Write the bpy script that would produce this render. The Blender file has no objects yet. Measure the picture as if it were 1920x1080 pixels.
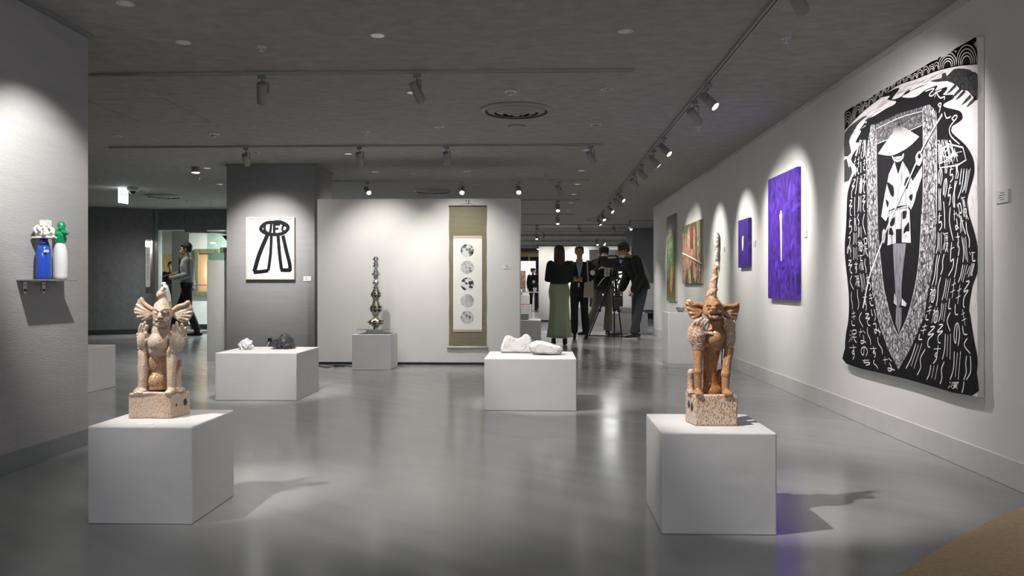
import bpy, bmesh, math, random
from mathutils import Vector, Matrix, Euler, Quaternion
from mathutils.noise import noise as pnoise
SC = bpy.context.scene
COL = SC.collection
random.seed(7)
# ------------------------------------------------------------------ camera, world, exposure
F = 1493.0                      # focal length in pixels of the 1920 px wide frame
CAMZ = 1.0
HOR = 535.0
PSI = math.atan(50.0 / F)
cam_d = bpy.data.cameras.new('camera'); cam = bpy.data.objects.new('camera', cam_d); COL.objects.link(cam)
cam.location = (0, 0, CAMZ); cam.rotation_euler = (math.pi / 2, 0, PSI)
cam_d.sensor_width = 36; cam_d.lens = 36 * F / 1920; cam_d.shift_y = -5 / 1920.0
cam_d.clip_start = .05; cam_d.clip_end = 200
SC.camera = cam
W = bpy.data.worlds.new('world'); SC.world = W; W.use_nodes = True
W.node_tree.nodes['Background'].inputs[0].default_value = (.9, .93, 1, 1)
W.node_tree.nodes['Background'].inputs[1].default_value = .05
vs = SC.view_settings
vs.view_transform = 'Standard'; vs.look = 'None'; vs.gamma = 1; vs.use_curve_mapping = False; vs.exposure = .0
SC.cycles.max_bounces = 7; SC.cycles.diffuse_bounces = 5; SC.cycles.glossy_bounces = 4
SC.cycles.use_denoising = True; SC.cycles.sample_clamp_indirect = 3.0
SC.cycles.caustics_reflective = False; SC.cycles.caustics_refractive = False
CEIL = 2.58
WARM = (1.0, .93, .83); NEUT = (1.0, .962, .905); LILAC = (1.0, .93, .96); COOL = (.93, .96, 1.0)

def fill_lamp(name, loc, e, r, col=(1, 1, 1)):
    l = bpy.data.lights.new(name, 'AREA'); l.energy = e; l.shape = 'DISK'; l.size = r; l.color = col
    o = bpy.data.objects.new(name, l); COL.objects.link(o); o.location = loc
    return o
# soft fill lights added behind the camera, without any fitting
for fx, fe in ((-1.6, 62), (1.2, 28)):
    fill_lamp('entrance_fill_light', (fx, -2.6, 2.45), fe, 1.2, COOL).rotation_euler = (math.radians(48), 0, 0)

# ------------------------------------------------------------------ measuring helpers
def ray(px, py):
    u = (px - 960.0) / F; v = (HOR - py) / F
    c, s = math.cos(PSI), math.sin(PSI)
    return Vector((-s + u * c, c + u * s, v))
def fl(px, py, z=0.0):
    d = ray(px, py); t = (z - CAMZ) / d.z; return Vector((0, 0, CAMZ)) + d * t
def onX(px, py, X):
    d = ray(px, py); return Vector((0, 0, CAMZ)) + d * (X / d.x)
def onY(px, py, Y):
    d = ray(px, py); return Vector((0, 0, CAMZ)) + d * (Y / d.y)

# ------------------------------------------------------------------ materials
MATS = {}
def mat(name, col, rough=.6, metal=0.0, noise=None, bump=None, spec=.5, emit=None, estr=0, stretch=(1, 1, 1), rot=(0, 0, 0), alpha=None, coat=0):
    if name in MATS: return MATS[name]
    m = bpy.data.materials.new(name); m.use_nodes = True; MATS[name] = m
    nt = m.node_tree; b = nt.nodes['Principled BSDF']
    b.inputs['Base Color'].default_value = (*col, 1); b.inputs['Roughness'].default_value = rough
    b.inputs['Metallic'].default_value = metal; b.inputs['Specular IOR Level'].default_value = spec
    if coat: b.inputs['Coat Weight'].default_value = coat; b.inputs['Coat Roughness'].default_value = .08
    if emit: b.inputs['Emission Color'].default_value = (*emit, 1); b.inputs['Emission Strength'].default_value = estr
    tc = nt.nodes.new('ShaderNodeTexCoord'); mp = nt.nodes.new('ShaderNodeMapping')
    nt.links.new(tc.outputs['Object'], mp.inputs['Vector']); mp.inputs['Scale'].default_value = stretch
    mp.inputs['Rotation'].default_value = rot
    n = nt.nodes.new('ShaderNodeTexNoise'); nt.links.new(mp.outputs[0], n.inputs['Vector'])
    sc, amt = noise if noise else (4.0, .06)
    n.inputs['Scale'].default_value = sc; n.inputs['Detail'].default_value = 6
    r = nt.nodes.new('ShaderNodeValToRGB'); nt.links.new(n.outputs['Fac'], r.inputs[0])
    lo = tuple(max(0, c * (1 - amt)) for c in col); hi = tuple(min(1, c * (1 + amt)) for c in col)
    r.color_ramp.elements[0].position = .3; r.color_ramp.elements[1].position = .7
    r.color_ramp.elements[0].color = (*lo, 1); r.color_ramp.elements[1].color = (*hi, 1)
    nt.links.new(r.outputs[0], b.inputs['Base Color'])
    if bump:
        n2 = nt.nodes.new('ShaderNodeTexNoise'); n2.inputs['Scale'].default_value = bump[0]; n2.inputs['Detail'].default_value = 4
        nt.links.new(mp.outputs[0], n2.inputs['Vector'])
        bp = nt.nodes.new('ShaderNodeBump'); bp.inputs['Strength'].default_value = bump[1]; bp.inputs['Distance'].default_value = .01
        nt.links.new(n2.outputs['Fac'], bp.inputs['Height']); nt.links.new(bp.outputs[0], b.inputs['Normal'])
    return m
def N(m): return m.node_tree.nodes
def tex(m, kind, **kw):
    t = N(m).new(kind)
    for k, v in kw.items():
        if k in t.inputs: t.inputs[k].default_value = v
        else: setattr(t, k, v)
    return t
def ramp(m, stops, src, interp='LINEAR'):
    r = N(m).new('ShaderNodeValToRGB'); r.color_ramp.interpolation = interp
    e = r.color_ramp.elements
    while len(e) < len(stops): e.new(.5)
    for el, (p, c) in zip(e, stops): el.position = p; el.color = (*c, 1)
    m.node_tree.links.new(src, r.inputs[0]); return r
def vec(m, stretch=(1, 1, 1), rot=(0, 0, 0)):
    tc = N(m).new('ShaderNodeTexCoord'); mp = N(m).new('ShaderNodeMapping')
    mp.inputs['Scale'].default_value = stretch; mp.inputs['Rotation'].default_value = rot
    m.node_tree.links.new(tc.outputs['Object'], mp.inputs['Vector']); return mp.outputs[0]
def link(m, a, b): m.node_tree.links.new(a, b)
def base(m): return N(m)['Principled BSDF'].inputs['Base Color']

m_wall = mat('white_wall', (.80, .79, .77), .75, noise=(3, .02), bump=(160, .08))
m_wallL = mat('grey_wall_fabric', (.38, .38, .385), .85, noise=(6, .05), bump=(60, .25), stretch=(1, .35, 3.0))
m_pillar = mat('dark_grey_wall', (.27, .27, .28), .85, noise=(6, .05), bump=(60, .3), stretch=(.4, .4, 3))
m_panel = mat('panel_white', (.72, .71, .69), .7, noise=(2.5, .025), bump=(120, .06))
m_ceil = mat('ceiling_grey', (.36, .345, .325), .9, noise=(7, .12), bump=(40, .2), stretch=(1, 1.6, 1))
m_floor = mat('floor_grey', (.20, .205, .21), .2, noise=(1.6, .10), stretch=(1, 1, 1), spec=.8)
m_plinth = mat('plinth_white', (.68, .67, .68), .6, noise=(4, .03), bump=(9, .25))
m_base = mat('baseboard_grey', (.22, .25, .25), .6)
m_basew = mat('baseboard_white', (.68, .67, .65), .5)
m_dark = mat('dark_recess', (.03, .03, .035), .6)
m_black = mat('black_metal', (.02, .02, .02), .4, .3)
m_alu = mat('aluminium', (.55, .55, .55), .35, .8)
m_lamp = mat('lamp_grey', (.30, .29, .28), .5, .1)
m_lit = mat('lamp_lens_lit', (1, 1, 1), .3, emit=(1, .95, .88), estr=30)
m_card = mat('card_white', (.8, .8, .79), .6)
m_ink = mat('ink_black', (.009, .009, .010), .85, noise=(30, .3), spec=.15)
m_inkgrey = mat('ink_grey_wash', (.05, .05, .05), .6, noise=(40, .6), stretch=(6, 6, 1))
m_paper = mat('paper_white', (.86, .85, .82), .7, noise=(8, .02))
m_frame = mat('pale_wood', (.62, .54, .44), .5, noise=(10, .1), stretch=(6, 6, 1))
m_dk = mat('very_dark_wall', (.17, .17, .18), .85, noise=(12, .12), bump=(50, .3))

# floor: brushed streaks in colour and roughness
def floor_nodes():
    m = m_floor; b = N(m)['Principled BSDF']
    v = vec(m, (2.2, .16, 1), (0, 0, math.radians(-38))); v.node.vector_type = 'TEXTURE'
    n = tex(m, 'ShaderNodeTexNoise', Scale=1.0, Detail=7.0); link(m, v, n.inputs['Vector'])
    v2 = vec(m, (1, 1, 1)); n2 = tex(m, 'ShaderNodeTexNoise', Scale=.9, Detail=4.0); link(m, v2, n2.inputs['Vector'])
    r1 = ramp(m, [(.3, (.32, .328, .332)), (.7, (.36, .366, .37))], n.outputs['Fac'])
    r2 = ramp(m, [(.3, (.86, .86, .86)), (.7, (1.05, 1.05, 1.05))], n2.outputs['Fac'])
    mx = N(m).new('ShaderNodeMixRGB'); mx.blend_type = 'MULTIPLY'; mx.inputs[0].default_value = 1
    link(m, r1.outputs[0], mx.inputs[1]); link(m, r2.outputs[0], mx.inputs[2]); link(m, mx.outputs[0], base(m))
    rr = ramp(m, [(.3, (.15,) * 3), (.75, (.22,) * 3)], n.outputs['Fac']); link(m, rr.outputs[0], b.inputs['Roughness'])
    bp = N(m).new('ShaderNodeBump'); bp.inputs['Strength'].default_value = .02; bp.inputs['Distance'].default_value = .001
    link(m, n.outputs['Fac'], bp.inputs['Height']); link(m, bp.outputs[0], b.inputs['Normal'])
floor_nodes()

# ------------------------------------------------------------------ mesh builder
def rotm(r): return Euler(r).to_matrix().to_4x4() if r else Matrix.Identity(4)
class MB:
    def __init__(s): s.v = []; s.f = []; s.mi = []; s.cur = 0
    def add(s, vs_, fs, M=None):
        k = len(s.v)
        for p in vs_: s.v.append(tuple((M @ Vector(p)) if M else p))
        for f in fs: s.f.append(tuple(k + i for i in f)); s.mi.append(s.cur)
        return s
    def box(s, c, d, r=None):
        M = Matrix.Translation(c) @ rotm(r); x, y, z = d[0] / 2, d[1] / 2, d[2] / 2
        return s.add([(-x, -y, -z), (x, -y, -z), (x, y, -z), (-x, y, -z), (-x, -y, z), (x, -y, z), (x, y, z), (-x, y, z)],
                     [(0, 3, 2, 1), (4, 5, 6, 7), (0, 1, 5, 4), (1, 2, 6, 5), (2, 3, 7, 6), (3, 0, 4, 7)], M)
    def box2(s, a, b): return s.box([(a[i] + b[i]) / 2 for i in range(3)], [abs(b[i] - a[i]) for i in range(3)])
    def ell(s, c, r, rot=None, n=20, m=12):
        if isinstance(r, (int, float)): r = (r, r, r)
        M = Matrix.Translation(c) @ rotm(rot); vs_ = [(0, 0, r[2])]
        for i in range(1, m):
            a = math.pi * i / m
            for j in range(n):
                b = 2 * math.pi * j / n; vs_.append((r[0] * math.sin(a) * math.cos(b), r[1] * math.sin(a) * math.sin(b), r[2] * math.cos(a)))
        vs_.append((0, 0, -r[2])); L = len(vs_) - 1; fs = []
        for j in range(n):
            fs.append((0, 1 + j, 1 + (j + 1) % n)); fs.append((L, 1 + (m - 2) * n + (j + 1) % n, 1 + (m - 2) * n + j))
        for i in range(m - 2):
            for j in range(n):
                a = 1 + i * n + j; b = 1 + i * n + (j + 1) % n; fs.append((a, a + n, b + n, b))
        return s.add(vs_, fs, M)
    def rings(s, rs, cap=True, closed=False):
        n = len(rs[0]); vs_ = [p for r in rs for p in r]; fs = []
        K = len(rs)
        for i in range(K if closed else K - 1):
            for j in range(n):
                a = i * n + j; b = i * n + (j + 1) % n; c = ((i + 1) % K) * n
                fs.append((a, b, c + (j + 1) % n, c + j))
        if cap and not closed: fs.append(tuple(range(n - 1, -1, -1))); fs.append(tuple((K - 1) * n + j for j in range(n)))
        return s.add(vs_, fs)
    def tube(s, pts, rad, n=12, flat=1.0, up=None, cap=True, rnd=False):
        pts = [Vector(p) for p in pts]
        if isinstance(rad, (int, float)): rad = [rad] * len(pts)
        rad = list(rad)
        if rnd:   # round both ends
            d0 = (pts[0] - pts[1]).normalized(); d1 = (pts[-1] - pts[-2]).normalized(); r0, r1 = rad[0], rad[-1]
            pts = [pts[0] + d0 * r0, pts[0] + d0 * r0 * .7] + pts + [pts[-1] + d1 * r1 * .7, pts[-1] + d1 * r1]
            rad = [r0 * .12, r0 * .7] + rad + [r1 * .7, r1 * .12]
        T = []
        for i in range(len(pts)):
            t = pts[min(i + 1, len(pts) - 1)] - pts[max(i - 1, 0)]; T.append(t.normalized() if t.length > 1e-9 else Vector((0, 0, 1)))
        u = Vector(up) if up else (Vector((0, 1, 0)) if abs(T[0].y) < .9 else Vector((1, 0, 0)))
        rs = []
        for p, t, r in zip(pts, T, rad):
            u = (u - t * u.dot(t))
            if u.length < 1e-6: u = t.orthogonal()
            u.normalize(); w = t.cross(u)
            rs.append([tuple(p + w * (r * math.cos(2 * math.pi * j / n)) + u * (r * flat * math.sin(2 * math.pi * j / n))) for j in range(n)])
        return s.rings(rs, cap)
    def loft(s, secs, n=20):   # secs: (cx, cy, z, rx, ry)
        return s.rings([[(cx + rx * math.cos(2 * math.pi * j / n), cy + ry * math.sin(2 * math.pi * j / n), z) for j in range(n)] for cx, cy, z, rx, ry in secs])
    def lathe(s, prof, c=(0, 0, 0), n=32, r=None):
        M = Matrix.Translation(c) @ rotm(r); k = len(s.v)
        rs = [[(q * math.cos(2 * math.pi * j / n), q * math.sin(2 * math.pi * j / n), z) for j in range(n)] for q, z in prof]
        s.rings(rs)
        for i in range(k, len(s.v)): s.v[i] = tuple(M @ Vector(s.v[i]))
        return s
    def prism(s, poly, axis, a, b):    # polygon in the plane square to axis (0,1,2) swept from a to b
        def P(q, h):
            l = [q[0], q[1]]; l.insert(axis, h); return tuple(l)
        n = len(poly); vs_ = [P(q, a) for q in poly] + [P(q, b) for q in poly]
        return s.add(vs_, [tuple(range(n - 1, -1, -1)), tuple(range(n, 2 * n))] + [(i, (i + 1) % n, n + (i + 1) % n, n + i) for i in range(n)])
    def face(s, pts): return s.add(pts, [tuple(range(len(pts)))])
    def build(s, name, material=None, parent=None, loc=None, smooth=False, bevel=0, remesh=0, relax=0, sub=0, fix=True, disp=None, seg=2):
        me = bpy.data.meshes.new(name); me.from_pydata(s.v, [], s.f)
        for m in (material if isinstance(material, (list, tuple)) else [material]):
            if m: me.materials.append(m)
        if isinstance(material, (list, tuple)):
            for p, i in zip(me.polygons, s.mi): p.material_index = i
        if fix:
            bm = bmesh.new(); bm.from_mesh(me); bmesh.ops.recalc_face_normals(bm, faces=bm.faces); bm.to_mesh(me); bm.free()
        o = bpy.data.objects.new(name, me); COL.objects.link(o)
        if remesh or bevel or relax or sub:
            if bevel:
                q = o.modifiers.new('b', 'BEVEL'); q.width = bevel; q.segments = seg; q.limit_method = 'ANGLE'
            if remesh:
                q = o.modifiers.new('r', 'REMESH'); q.mode = 'VOXEL'; q.voxel_size = remesh
            if relax:
                q = o.modifiers.new('s', 'SMOOTH'); q.iterations = relax; q.factor = .5
            if sub:
                q = o.modifiers.new('u', 'SUBSURF'); q.levels = sub; q.render_levels = sub
            dg = bpy.context.evaluated_depsgraph_get()
            nm = bpy.data.meshes.new_from_object(o.evaluated_get(dg)); o.modifiers.clear(); o.data = nm; bpy.data.meshes.remove(me); nm.name = name; me = nm
            if not me.materials and material: me.materials.append(material)
        if smooth:
            for p in me.polygons: p.use_smooth = True
        if bevel and not smooth: pass
        if parent: o.parent = parent
        if loc: o.location = loc
        return o
def tag(o, label=None, cat=None, group=None, kind=None):
    if label: o['label'] = label
    if cat: o['category'] = cat
    if group: o['group'] = group
    if kind: o['kind'] = kind
    return o
def empty(name, loc, label=None, cat=None, group=None, rz=0):
    o = bpy.data.objects.new(name, None); COL.objects.link(o); o.location = loc; o.rotation_euler = (0, 0, rz); o.empty_display_size = .1
    return tag(o, label, cat, group)
def struct(mb, name, m, **k): return tag(mb.build(name, m, **k), kind='structure')
def spline(pts, k=6):
    if len(pts) < 3: return pts
    P = [pts[0]] + list(pts) + [pts[-1]]; out = []
    for i in range(1, len(P) - 2):
        for j in range(k):
            t = j / k; a, b, c, d = P[i - 1], P[i], P[i + 1], P[i + 2]
            out.append(tuple(.5 * (2 * b[q] + (c[q] - a[q]) * t + (2 * a[q] - 5 * b[q] + 4 * c[q] - d[q]) * t * t + (3 * b[q] - a[q] - 3 * c[q] + d[q]) * t ** 3) for q in range(len(b))))
    out.append(tuple(pts[-1])); return out

# ------------------------------------------------------------------ room shell
struct(MB().box2((-18, -4, -.1), (7, 38, 0)), 'floor', m_floor)
struct(MB().box2((-18, -4, CEIL), (7, 38, CEIL + .1)), 'ceiling', m_ceil)
XW = 2.34; YE = fl(1226, 627).y
struct(MB().box2((XW, -4, 0), (XW + .3, YE, CEIL)), 'wall_right', m_wall)
struct(MB().box2((XW - .012, -4, .0), (XW - .0005, YE, .142)), 'baseboard_right', m_basew, bevel=.003)
struct(MB().box2((XW - .02, -4, CEIL - .035), (XW - .0005, YE, CEIL)), 'trim_1', m_basew)
XL = -2.83; YL = onX(165, 535, XL).y
struct(MB().box2((XL - 1.0, -4, 0), (XL, YL, CEIL)), 'wall_left', m_wallL)
struct(MB().box2((XL + .0005, -4, 0), (XL + .008, YL + .008, .105)), 'baseboard_left', m_base, bevel=.002)
struct(MB().box2((XL + .0005, -4, CEIL - .03), (XL + .025, YL + .02, CEIL)), 'trim_2', m_base)
struct(MB().box2((-18, -4.2, 0), (7, -4, CEIL)), 'wall_rear', m_wall)
struct(MB().box2((-18.2, -4, 0), (-18, 38, CEIL)), 'wall_far_left', m_dk)
struct(MB().box2((7, -4, 0), (7.2, 38, CEIL)), 'wall_far_right', m_pillar)
struct(MB().box2((-18, 38, 0), (7, 38.2, CEIL)), 'wall_back', mat('olive_glass_wall', (.16, .17, .13), .5))
# UFO pillar
PY = 10.25; px0 = onY(425, 535, PY).x; px1 = onY(590, 535, PY).x
struct(MB().box2((px0, PY, 0), (px1, PY + .85, CEIL)), 'pillar', m_pillar)
struct(MB().box2((px0 - .015, PY - .015, CEIL - .03), (px1 + .015, PY + .865, CEIL)), 'trim_3', m_base)
# moon scroll partition
QY = fl(785, 684).y; qx0 = onY(595, 535, QY).x; qx1 = onY(975, 535, QY).x; QZ = onY(785, 372.5, QY).z
struct(MB().box2((qx0, QY, .03), (qx1, QY + .45, QZ)), 'wall_partition', m_panel, bevel=.004)
struct(MB().box2((qx0 + .01, QY + .015, 0), (qx1 - .01, QY + .44, .03)), 'baseboard_partition', m_dark)
# far partition with dark framed work
RY = fl(1100, 603).y; rx0 = onY(1010, 535, RY).x; rx1 = onY(1184, 535, RY).x; RZ = onY(1100, 462, RY).z
struct(MB().box2((rx0, RY, .04), (rx1, RY + .3, RZ)), 'wall_partition_far', m_panel)
struct(MB().box2((rx0 + .02, RY + .02, 0), (rx1 - .02, RY + .28, .04)), 'baseboard_partition_far', m_dark)
# far column on the right
CY = 22.2; cx0 = onY(1186, 535, CY).x
struct(MB().box2((cx0, CY, 0), (cx0 + 1.6, CY + 1.6, CEIL)), 'column_far', m_pillar)
struct(MB().box2((cx0 - .05, CY - .05, CEIL - .06), (cx0 + 1.65, CY + 1.65, CEIL)), 'trim_4', m_base)
# shallow ceiling beams down the hall
for i, y in enumerate((24.4, 27.6, 31.2)):
    struct(MB().box2((-8, y, CEIL - .09), (7, y + .5, CEIL - .001)), 'trim_%d' % (5 + i), m_ceil)
struct(MB().box2((-3.5, 34.0, 2.22), (.9, 34.15, 2.46)), 'trim_8', mat('ochre_wood', (.33, .24, .10), .5, noise=(6, .2), stretch=(1, 6, 6)))
struct(MB().box2((onY(991, 500, 34).x, 34.0, 0), (onY(993.5, 500, 34).x, 34.1, 2.22)), 'trim_9', MATS['ochre_wood'])

# dark curved wall at far left, with a lit niche
def arcwall(name, c, r, a0, a1, z0, z1, m, th=.3, seg=40):
    b = MB(); inn = []; out = []
    for i in range(seg + 1):
        a = math.radians(a0 + (a1 - a0) * i / seg); inn.append((c[0] + r * math.cos(a), c[1] + r * math.sin(a))); out.append((c[0] + (r - th) * math.cos(a), c[1] + (r - th) * math.sin(a)))
    b.prism(inn + out[::-1], 2, z0, z1); return struct(b, name, m, smooth=False)
DW = fl(295, 625)           # right end of the curved wall
RC = 5.2
arcc = (DW.x - RC * math.cos(math.radians(-50)), DW.y - RC * math.sin(math.radians(-50)))
# niche cut: wall split into three arcs around the niche opening
def arc_at(px):     # angle where the pixel column meets the arc
    d = ray(px, 535); best = None
    for i in range(2000):
        a = math.radians(-150 + 110 * i / 2000); x = arcc[0] + RC * math.cos(a); y = arcc[1] + RC * math.sin(a)
        e = abs(x / y - d.x / d.y)
        if math.sin(a) < 0 and (best is None or e < best[0]): best = (e, math.degrees(a))
    return best[1]
aN0, aN1 = arc_at(272.5), arc_at(286)
zN = []
for px in (279,):
    a = math.radians(arc_at(px)); p = (arcc[0] + RC * math.cos(a), arcc[1] + RC * math.sin(a))
    zN = [onY(px, 550, p[1]).z, onY(px, 449.5, p[1]).z]; NP = Vector((p[0], p[1], 0)); NA = a
arcwall('wall_curved', arcc, RC, -150, aN0, 0, CEIL, m_dk)
arcwall('wall_curved_end', arcc, RC, aN1, -50, 0, CEIL, m_dk, seg=8)
arcwall('wall_curved_above_niche', arcc, RC, aN0, aN1, zN[1], CEIL, m_dk, seg=4)
arcwall('wall_curved_below_niche', arcc, RC, aN0, aN1, 0, zN[0], m_dk, seg=4)
arcwall('wall_niche_back', arcc, RC - .16, aN0, aN1, zN[0], zN[1], m_pillar, th=.1, seg=4)
arcwall('baseboard_curved', arcc, RC + .012, -150, -50, 0, .1, m_dark, th=.011)
# sign plate inside the niche
tang = Vector((-math.sin(NA), math.cos(NA), 0)); nrm = Vector((math.cos(NA), math.sin(NA), 0))
sg = empty('niche_sign', NP + nrm * -.03 + tang * -.015, 'tall narrow white sign with vertical writing in the lit niche of the dark wall', 'sign', rz=NA + math.pi / 2)
sz0 = onY(277, 538, NP.y).z; sz1 = onY(277, 463, NP.y).z
MB().box((0, 0, (sz0 + sz1) / 2), (.085, .02, sz1 - sz0)).build('sign_plate', m_card, sg)
for i in range(9):
    t = MB()
    z = sz1 - .16 - i * .055 - (.05 if i > 3 else 0)
    for k in range(3): t.box((random.uniform(-.004, .004), -.0106, z + (k - 1) * .012), (random.uniform(.016, .03), .0008, .004))
    t.box((random.uniform(-.006, .006), -.0106, z), (.004, .0008, .034)); t.build('written_character', m_ink, sg)
nl = bpy.data.lights.new('niche_light', 'AREA'); nl.energy = 10; nl.size = .1; nl.color = (1, .93, .85)
no = bpy.data.objects.new('niche_light', nl); COL.objects.link(no); no.location = (NP.x - nrm.x * .07, NP.y - nrm.y * .07, zN[1] - .02)
# lintel and opening right of the curved wall
OY = 19.0
m_cream = mat('cream_wall', (.70, .68, .64), .7)
struct(MB().box2((DW.x, DW.y - .05, onY(320, 431, DW.y).z), (onY(347, 500, DW.y).x, DW.y + .3, CEIL)), 'wall_lintel', m_dk)
struct(MB().box2((onY(347, 500, DW.y).x, DW.y - .02, onY(347, 436, DW.y).z), (px0 - .0, DW.y + .25, CEIL)), 'wall_lintel_right', m_dk)
struct(MB().box2((DW.x - .02, DW.y - .06, 0), (DW.x + .05, DW.y + .1, CEIL)), 'trim_10', m_base)
gx0 = onY(347, 500, 17.6).x
struct(MB().box2((gx0, 17.8, .12), (px0 + .6, 18.0, CEIL)), 'wall_picture', m_cream)
struct(MB().box2((gx0, 17.77, .12), (px0 + .6, 17.8, onY(370, 565, 17.7).z)), 'trim_11', m_basew)
struct(MB().box2((gx0 + .02, 17.82, 0), (px0 + .6, 17.98, .12)), 'baseboard_picture', m_dark)
wx0 = onY(322, 500, 19.5).x; wx1 = onY(347, 500, 19.5).x
struct(MB().box2((wx0, 19.5, 0), (wx1 + .3, 19.8, CEIL)), 'wall_inner', mat('beige_wall', (.55, .53, .48), .7))
yx0 = onY(290, 500, 24).x; yx1 = onY(330, 500, 24).x
struct(MB().box2((yx0 - 1, 24, 0), (yx1 + 1, 24.2, onY(310, 478, 24).z)), 'wall_inner_yellow', mat('ochre_wall', (.62, .47, .20), .6))
struct(MB().box2((yx0 - 1, 24.05, onY(310, 478, 24).z), (yx1 + 1, 24.2, CEIL)), 'wall_inner_upper', m_cream)
def glassmat(name, tint=(.92, .98, .96), a=.12):
    if name in MATS: return MATS[name]
    m = bpy.data.materials.new(name); m.use_nodes = True; MATS[name] = m; nt = m.node_tree
    nt.nodes.remove(nt.nodes['Principled BSDF']); out = nt.nodes['Material Output']
    tr = nt.nodes.new('ShaderNodeBsdfTransparent'); tr.inputs[0].default_value = (*tint, 1)
    gl = nt.nodes.new('ShaderNodeBsdfGlossy'); gl.inputs['Roughness'].default_value = .02
    lw = nt.nodes.new('ShaderNodeLayerWeight'); lw.inputs[0].default_value = .5
    pw = nt.nodes.new('ShaderNodeMath'); pw.operation = 'POWER'; pw.inputs[1].default_value = 4; nt.links.new(lw.outputs['Facing'], pw.inputs[0])
    nz = nt.nodes.new('ShaderNodeTexNoise'); nz.inputs['Scale'].default_value = 3
    mr = nt.nodes.new('ShaderNodeMapRange'); mr.inputs['To Min'].default_value = .03; mr.inputs['To Max'].default_value = .07
    nt.links.new(nz.outputs['Fac'], mr.inputs[0])
    fr = nt.nodes.new('ShaderNodeMath'); fr.operation = 'MAXIMUM'; nt.links.new(mr.outputs[0], fr.inputs[0]); nt.links.new(pw.outputs[0], fr.inputs[1])
    mx = nt.nodes.new('ShaderNodeMixShader')
    nt.links.new(fr.outputs[0], mx.inputs[0]); nt.links.new(tr.outputs[0], mx.inputs[1]); nt.links.new(gl.outputs[0], mx.inputs[2]); nt.links.new(mx.outputs[0], out.inputs[0])
    return m
m_glass = glassmat('clear_glass'); m_gglass = glassmat('green_glass', (.91, .97, .945))
g = empty('window_1', (DW.x + .06, DW.y + .05, 0)); g['kind'] = 'structure'
gw = px0 - .45 - DW.x
MB().box2((0, 0, .05), (gw, .012, onY(320, 432, DW.y).z)).build('glass_pane', m_glass, g)
fb = MB(); fb.box2((0, -.02, 0), (gw, .03, .05)); fb.box2((gw * .42, -.015, .05), (gw * .42 + .02, .03, onY(320, 432, DW.y).z)); fb.box2((0, -.015, onY(320, 534, DW.y).z - .012), (gw, .0, onY(320, 534, DW.y).z))
fb.build('window_frame', m_alu, g)
# ------------------------------------------------------------------ plinths
def plinth(xl, xr, yb, depth, h, label, group=None, top=None):
    Y = fl((xl + xr) / 2, yb).y; x0 = onY(xl, 535, Y).x; x1 = onY(xr, 535, Y).x
    b = MB().box2((0, 0, .0), (x1 - x0, depth, h))
    o = b.build('plinth', m_plinth, None, (x0, Y, 0), bevel=.006)
    tag(o, label, 'plinth', group); return x0, x1, Y, o
PA = plinth(164, 360, 983, .46, .409, 'white plinth under the cream beast statue with a curled topknot')
PB = plinth(1241, 1457, 1003, .47, .409, 'white plinth under the brown beast statue with a tall pointed horn')
PC = plinth(908, 1081, 770.5, .70, .416, 'wide white plinth carrying the veined white marble pieces')
PD = plinth(403, 556, 751.5, .70, .414, 'wide white plinth carrying a dark rock and a small white stone')
PE = plinth(660, 732.6, 694, .46, .42, 'small white plinth under the stacked metal tower')
fY = fl(217, 724.5).y
o = tag(MB().box2((0, 0, 0), (.9, .62, .414)).build('plinth', m_plinth, None, (fl(217, 724.5).x - .9, fY - .62, 0), bevel=.006), 'empty white plinth half hidden by the end of the grey side wall', 'plinth')
gY = fl(1300, 683).y; gx = onY(1252.5, 535, gY).x
o = tag(MB().box2((0, 0, 0), (XW - .03 - gx, .48, .655)).build('plinth', m_plinth, None, (gx, gY, 0), bevel=.005), 'taller white plinth against the long white wall with a small glass piece on top', 'plinth')
# far plinths
hY = fl(1170, 626.5).y; hx0 = onY(1143, 535, hY).x; hx1 = onY(1214.6, 535, hY).x
tag(MB().box2((0, 0, 0), (hx1 - hx0, .72, .42)).build('plinth', m_plinth, None, (hx0, hY, 0), bevel=.005), 'wide white plinth behind the tripod and the man in the beanie', 'plinth')
bx = onY(1162, 535, hY + .2).x
tag(MB().box2((0, 0, 0), (.27, .2, .12)).build('block', m_plinth, None, (bx, hY + .18, .4205), bevel=.003), 'small white block on the plinth behind the man in the beanie', 'block')
tag(MB().box2((0, 0, 0), (.66, .6, .415)).build('plinth', m_plinth, None, (-.62, 13.3, 0), bevel=.005), 'low white plinth beside the end of the moon scroll partition', 'plinth')
tag(MB().box2((0, 0, 0), (.30, .25, .10)).build('block', mat('grey_block', (.36, .35, .32), .7), None, (-.47, 13.45, .4165), bevel=.003), 'small grey block on the low plinth beside the partition end', 'block')
pY = 23.6; p1 = onY(996.5, 535, pY).x
tag(MB().box2((0, 0, 0), (.75, .7, .415)).build('plinth', m_plinth, None, (p1 - .75, pY, 0), bevel=.005), 'far white plinth with a red book and a white box on it', 'plinth')
p2 = onY(993, 535, pY + .1).x
tag(MB().box2((0, 0, 0), (.5, .4, .02)).build('red_book', mat('red_cover', (.35, .03, .04), .5), None, (p2 - .49, pY + .05, .4165)), 'flat dark red book under the white box on the far plinth', 'book')
tag(MB().box2((0, 0, 0), (.45, .4, .27)).build('box', m_plinth, None, (p2 - .45, pY + .08, .438), bevel=.003), 'white box standing on the red book on the far plinth', 'box')
kY = fl(1110, 604).y - 1.2; kx0 = onY(1085, 535, kY).x; kx1 = onY(1139, 535, kY).x
tag(MB().box2((0, 0, 0), (kx1 - kx0, .6, .415)).build('plinth', m_plinth, None, (kx0, kY, 0), bevel=.004), 'white plinth in front of the far partition behind the man with the tote bag', 'plinth')
dY = 21.2; dx0 = onY(1206, 535, dY).x; dx1 = onY(1240, 535, dY).x
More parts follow.
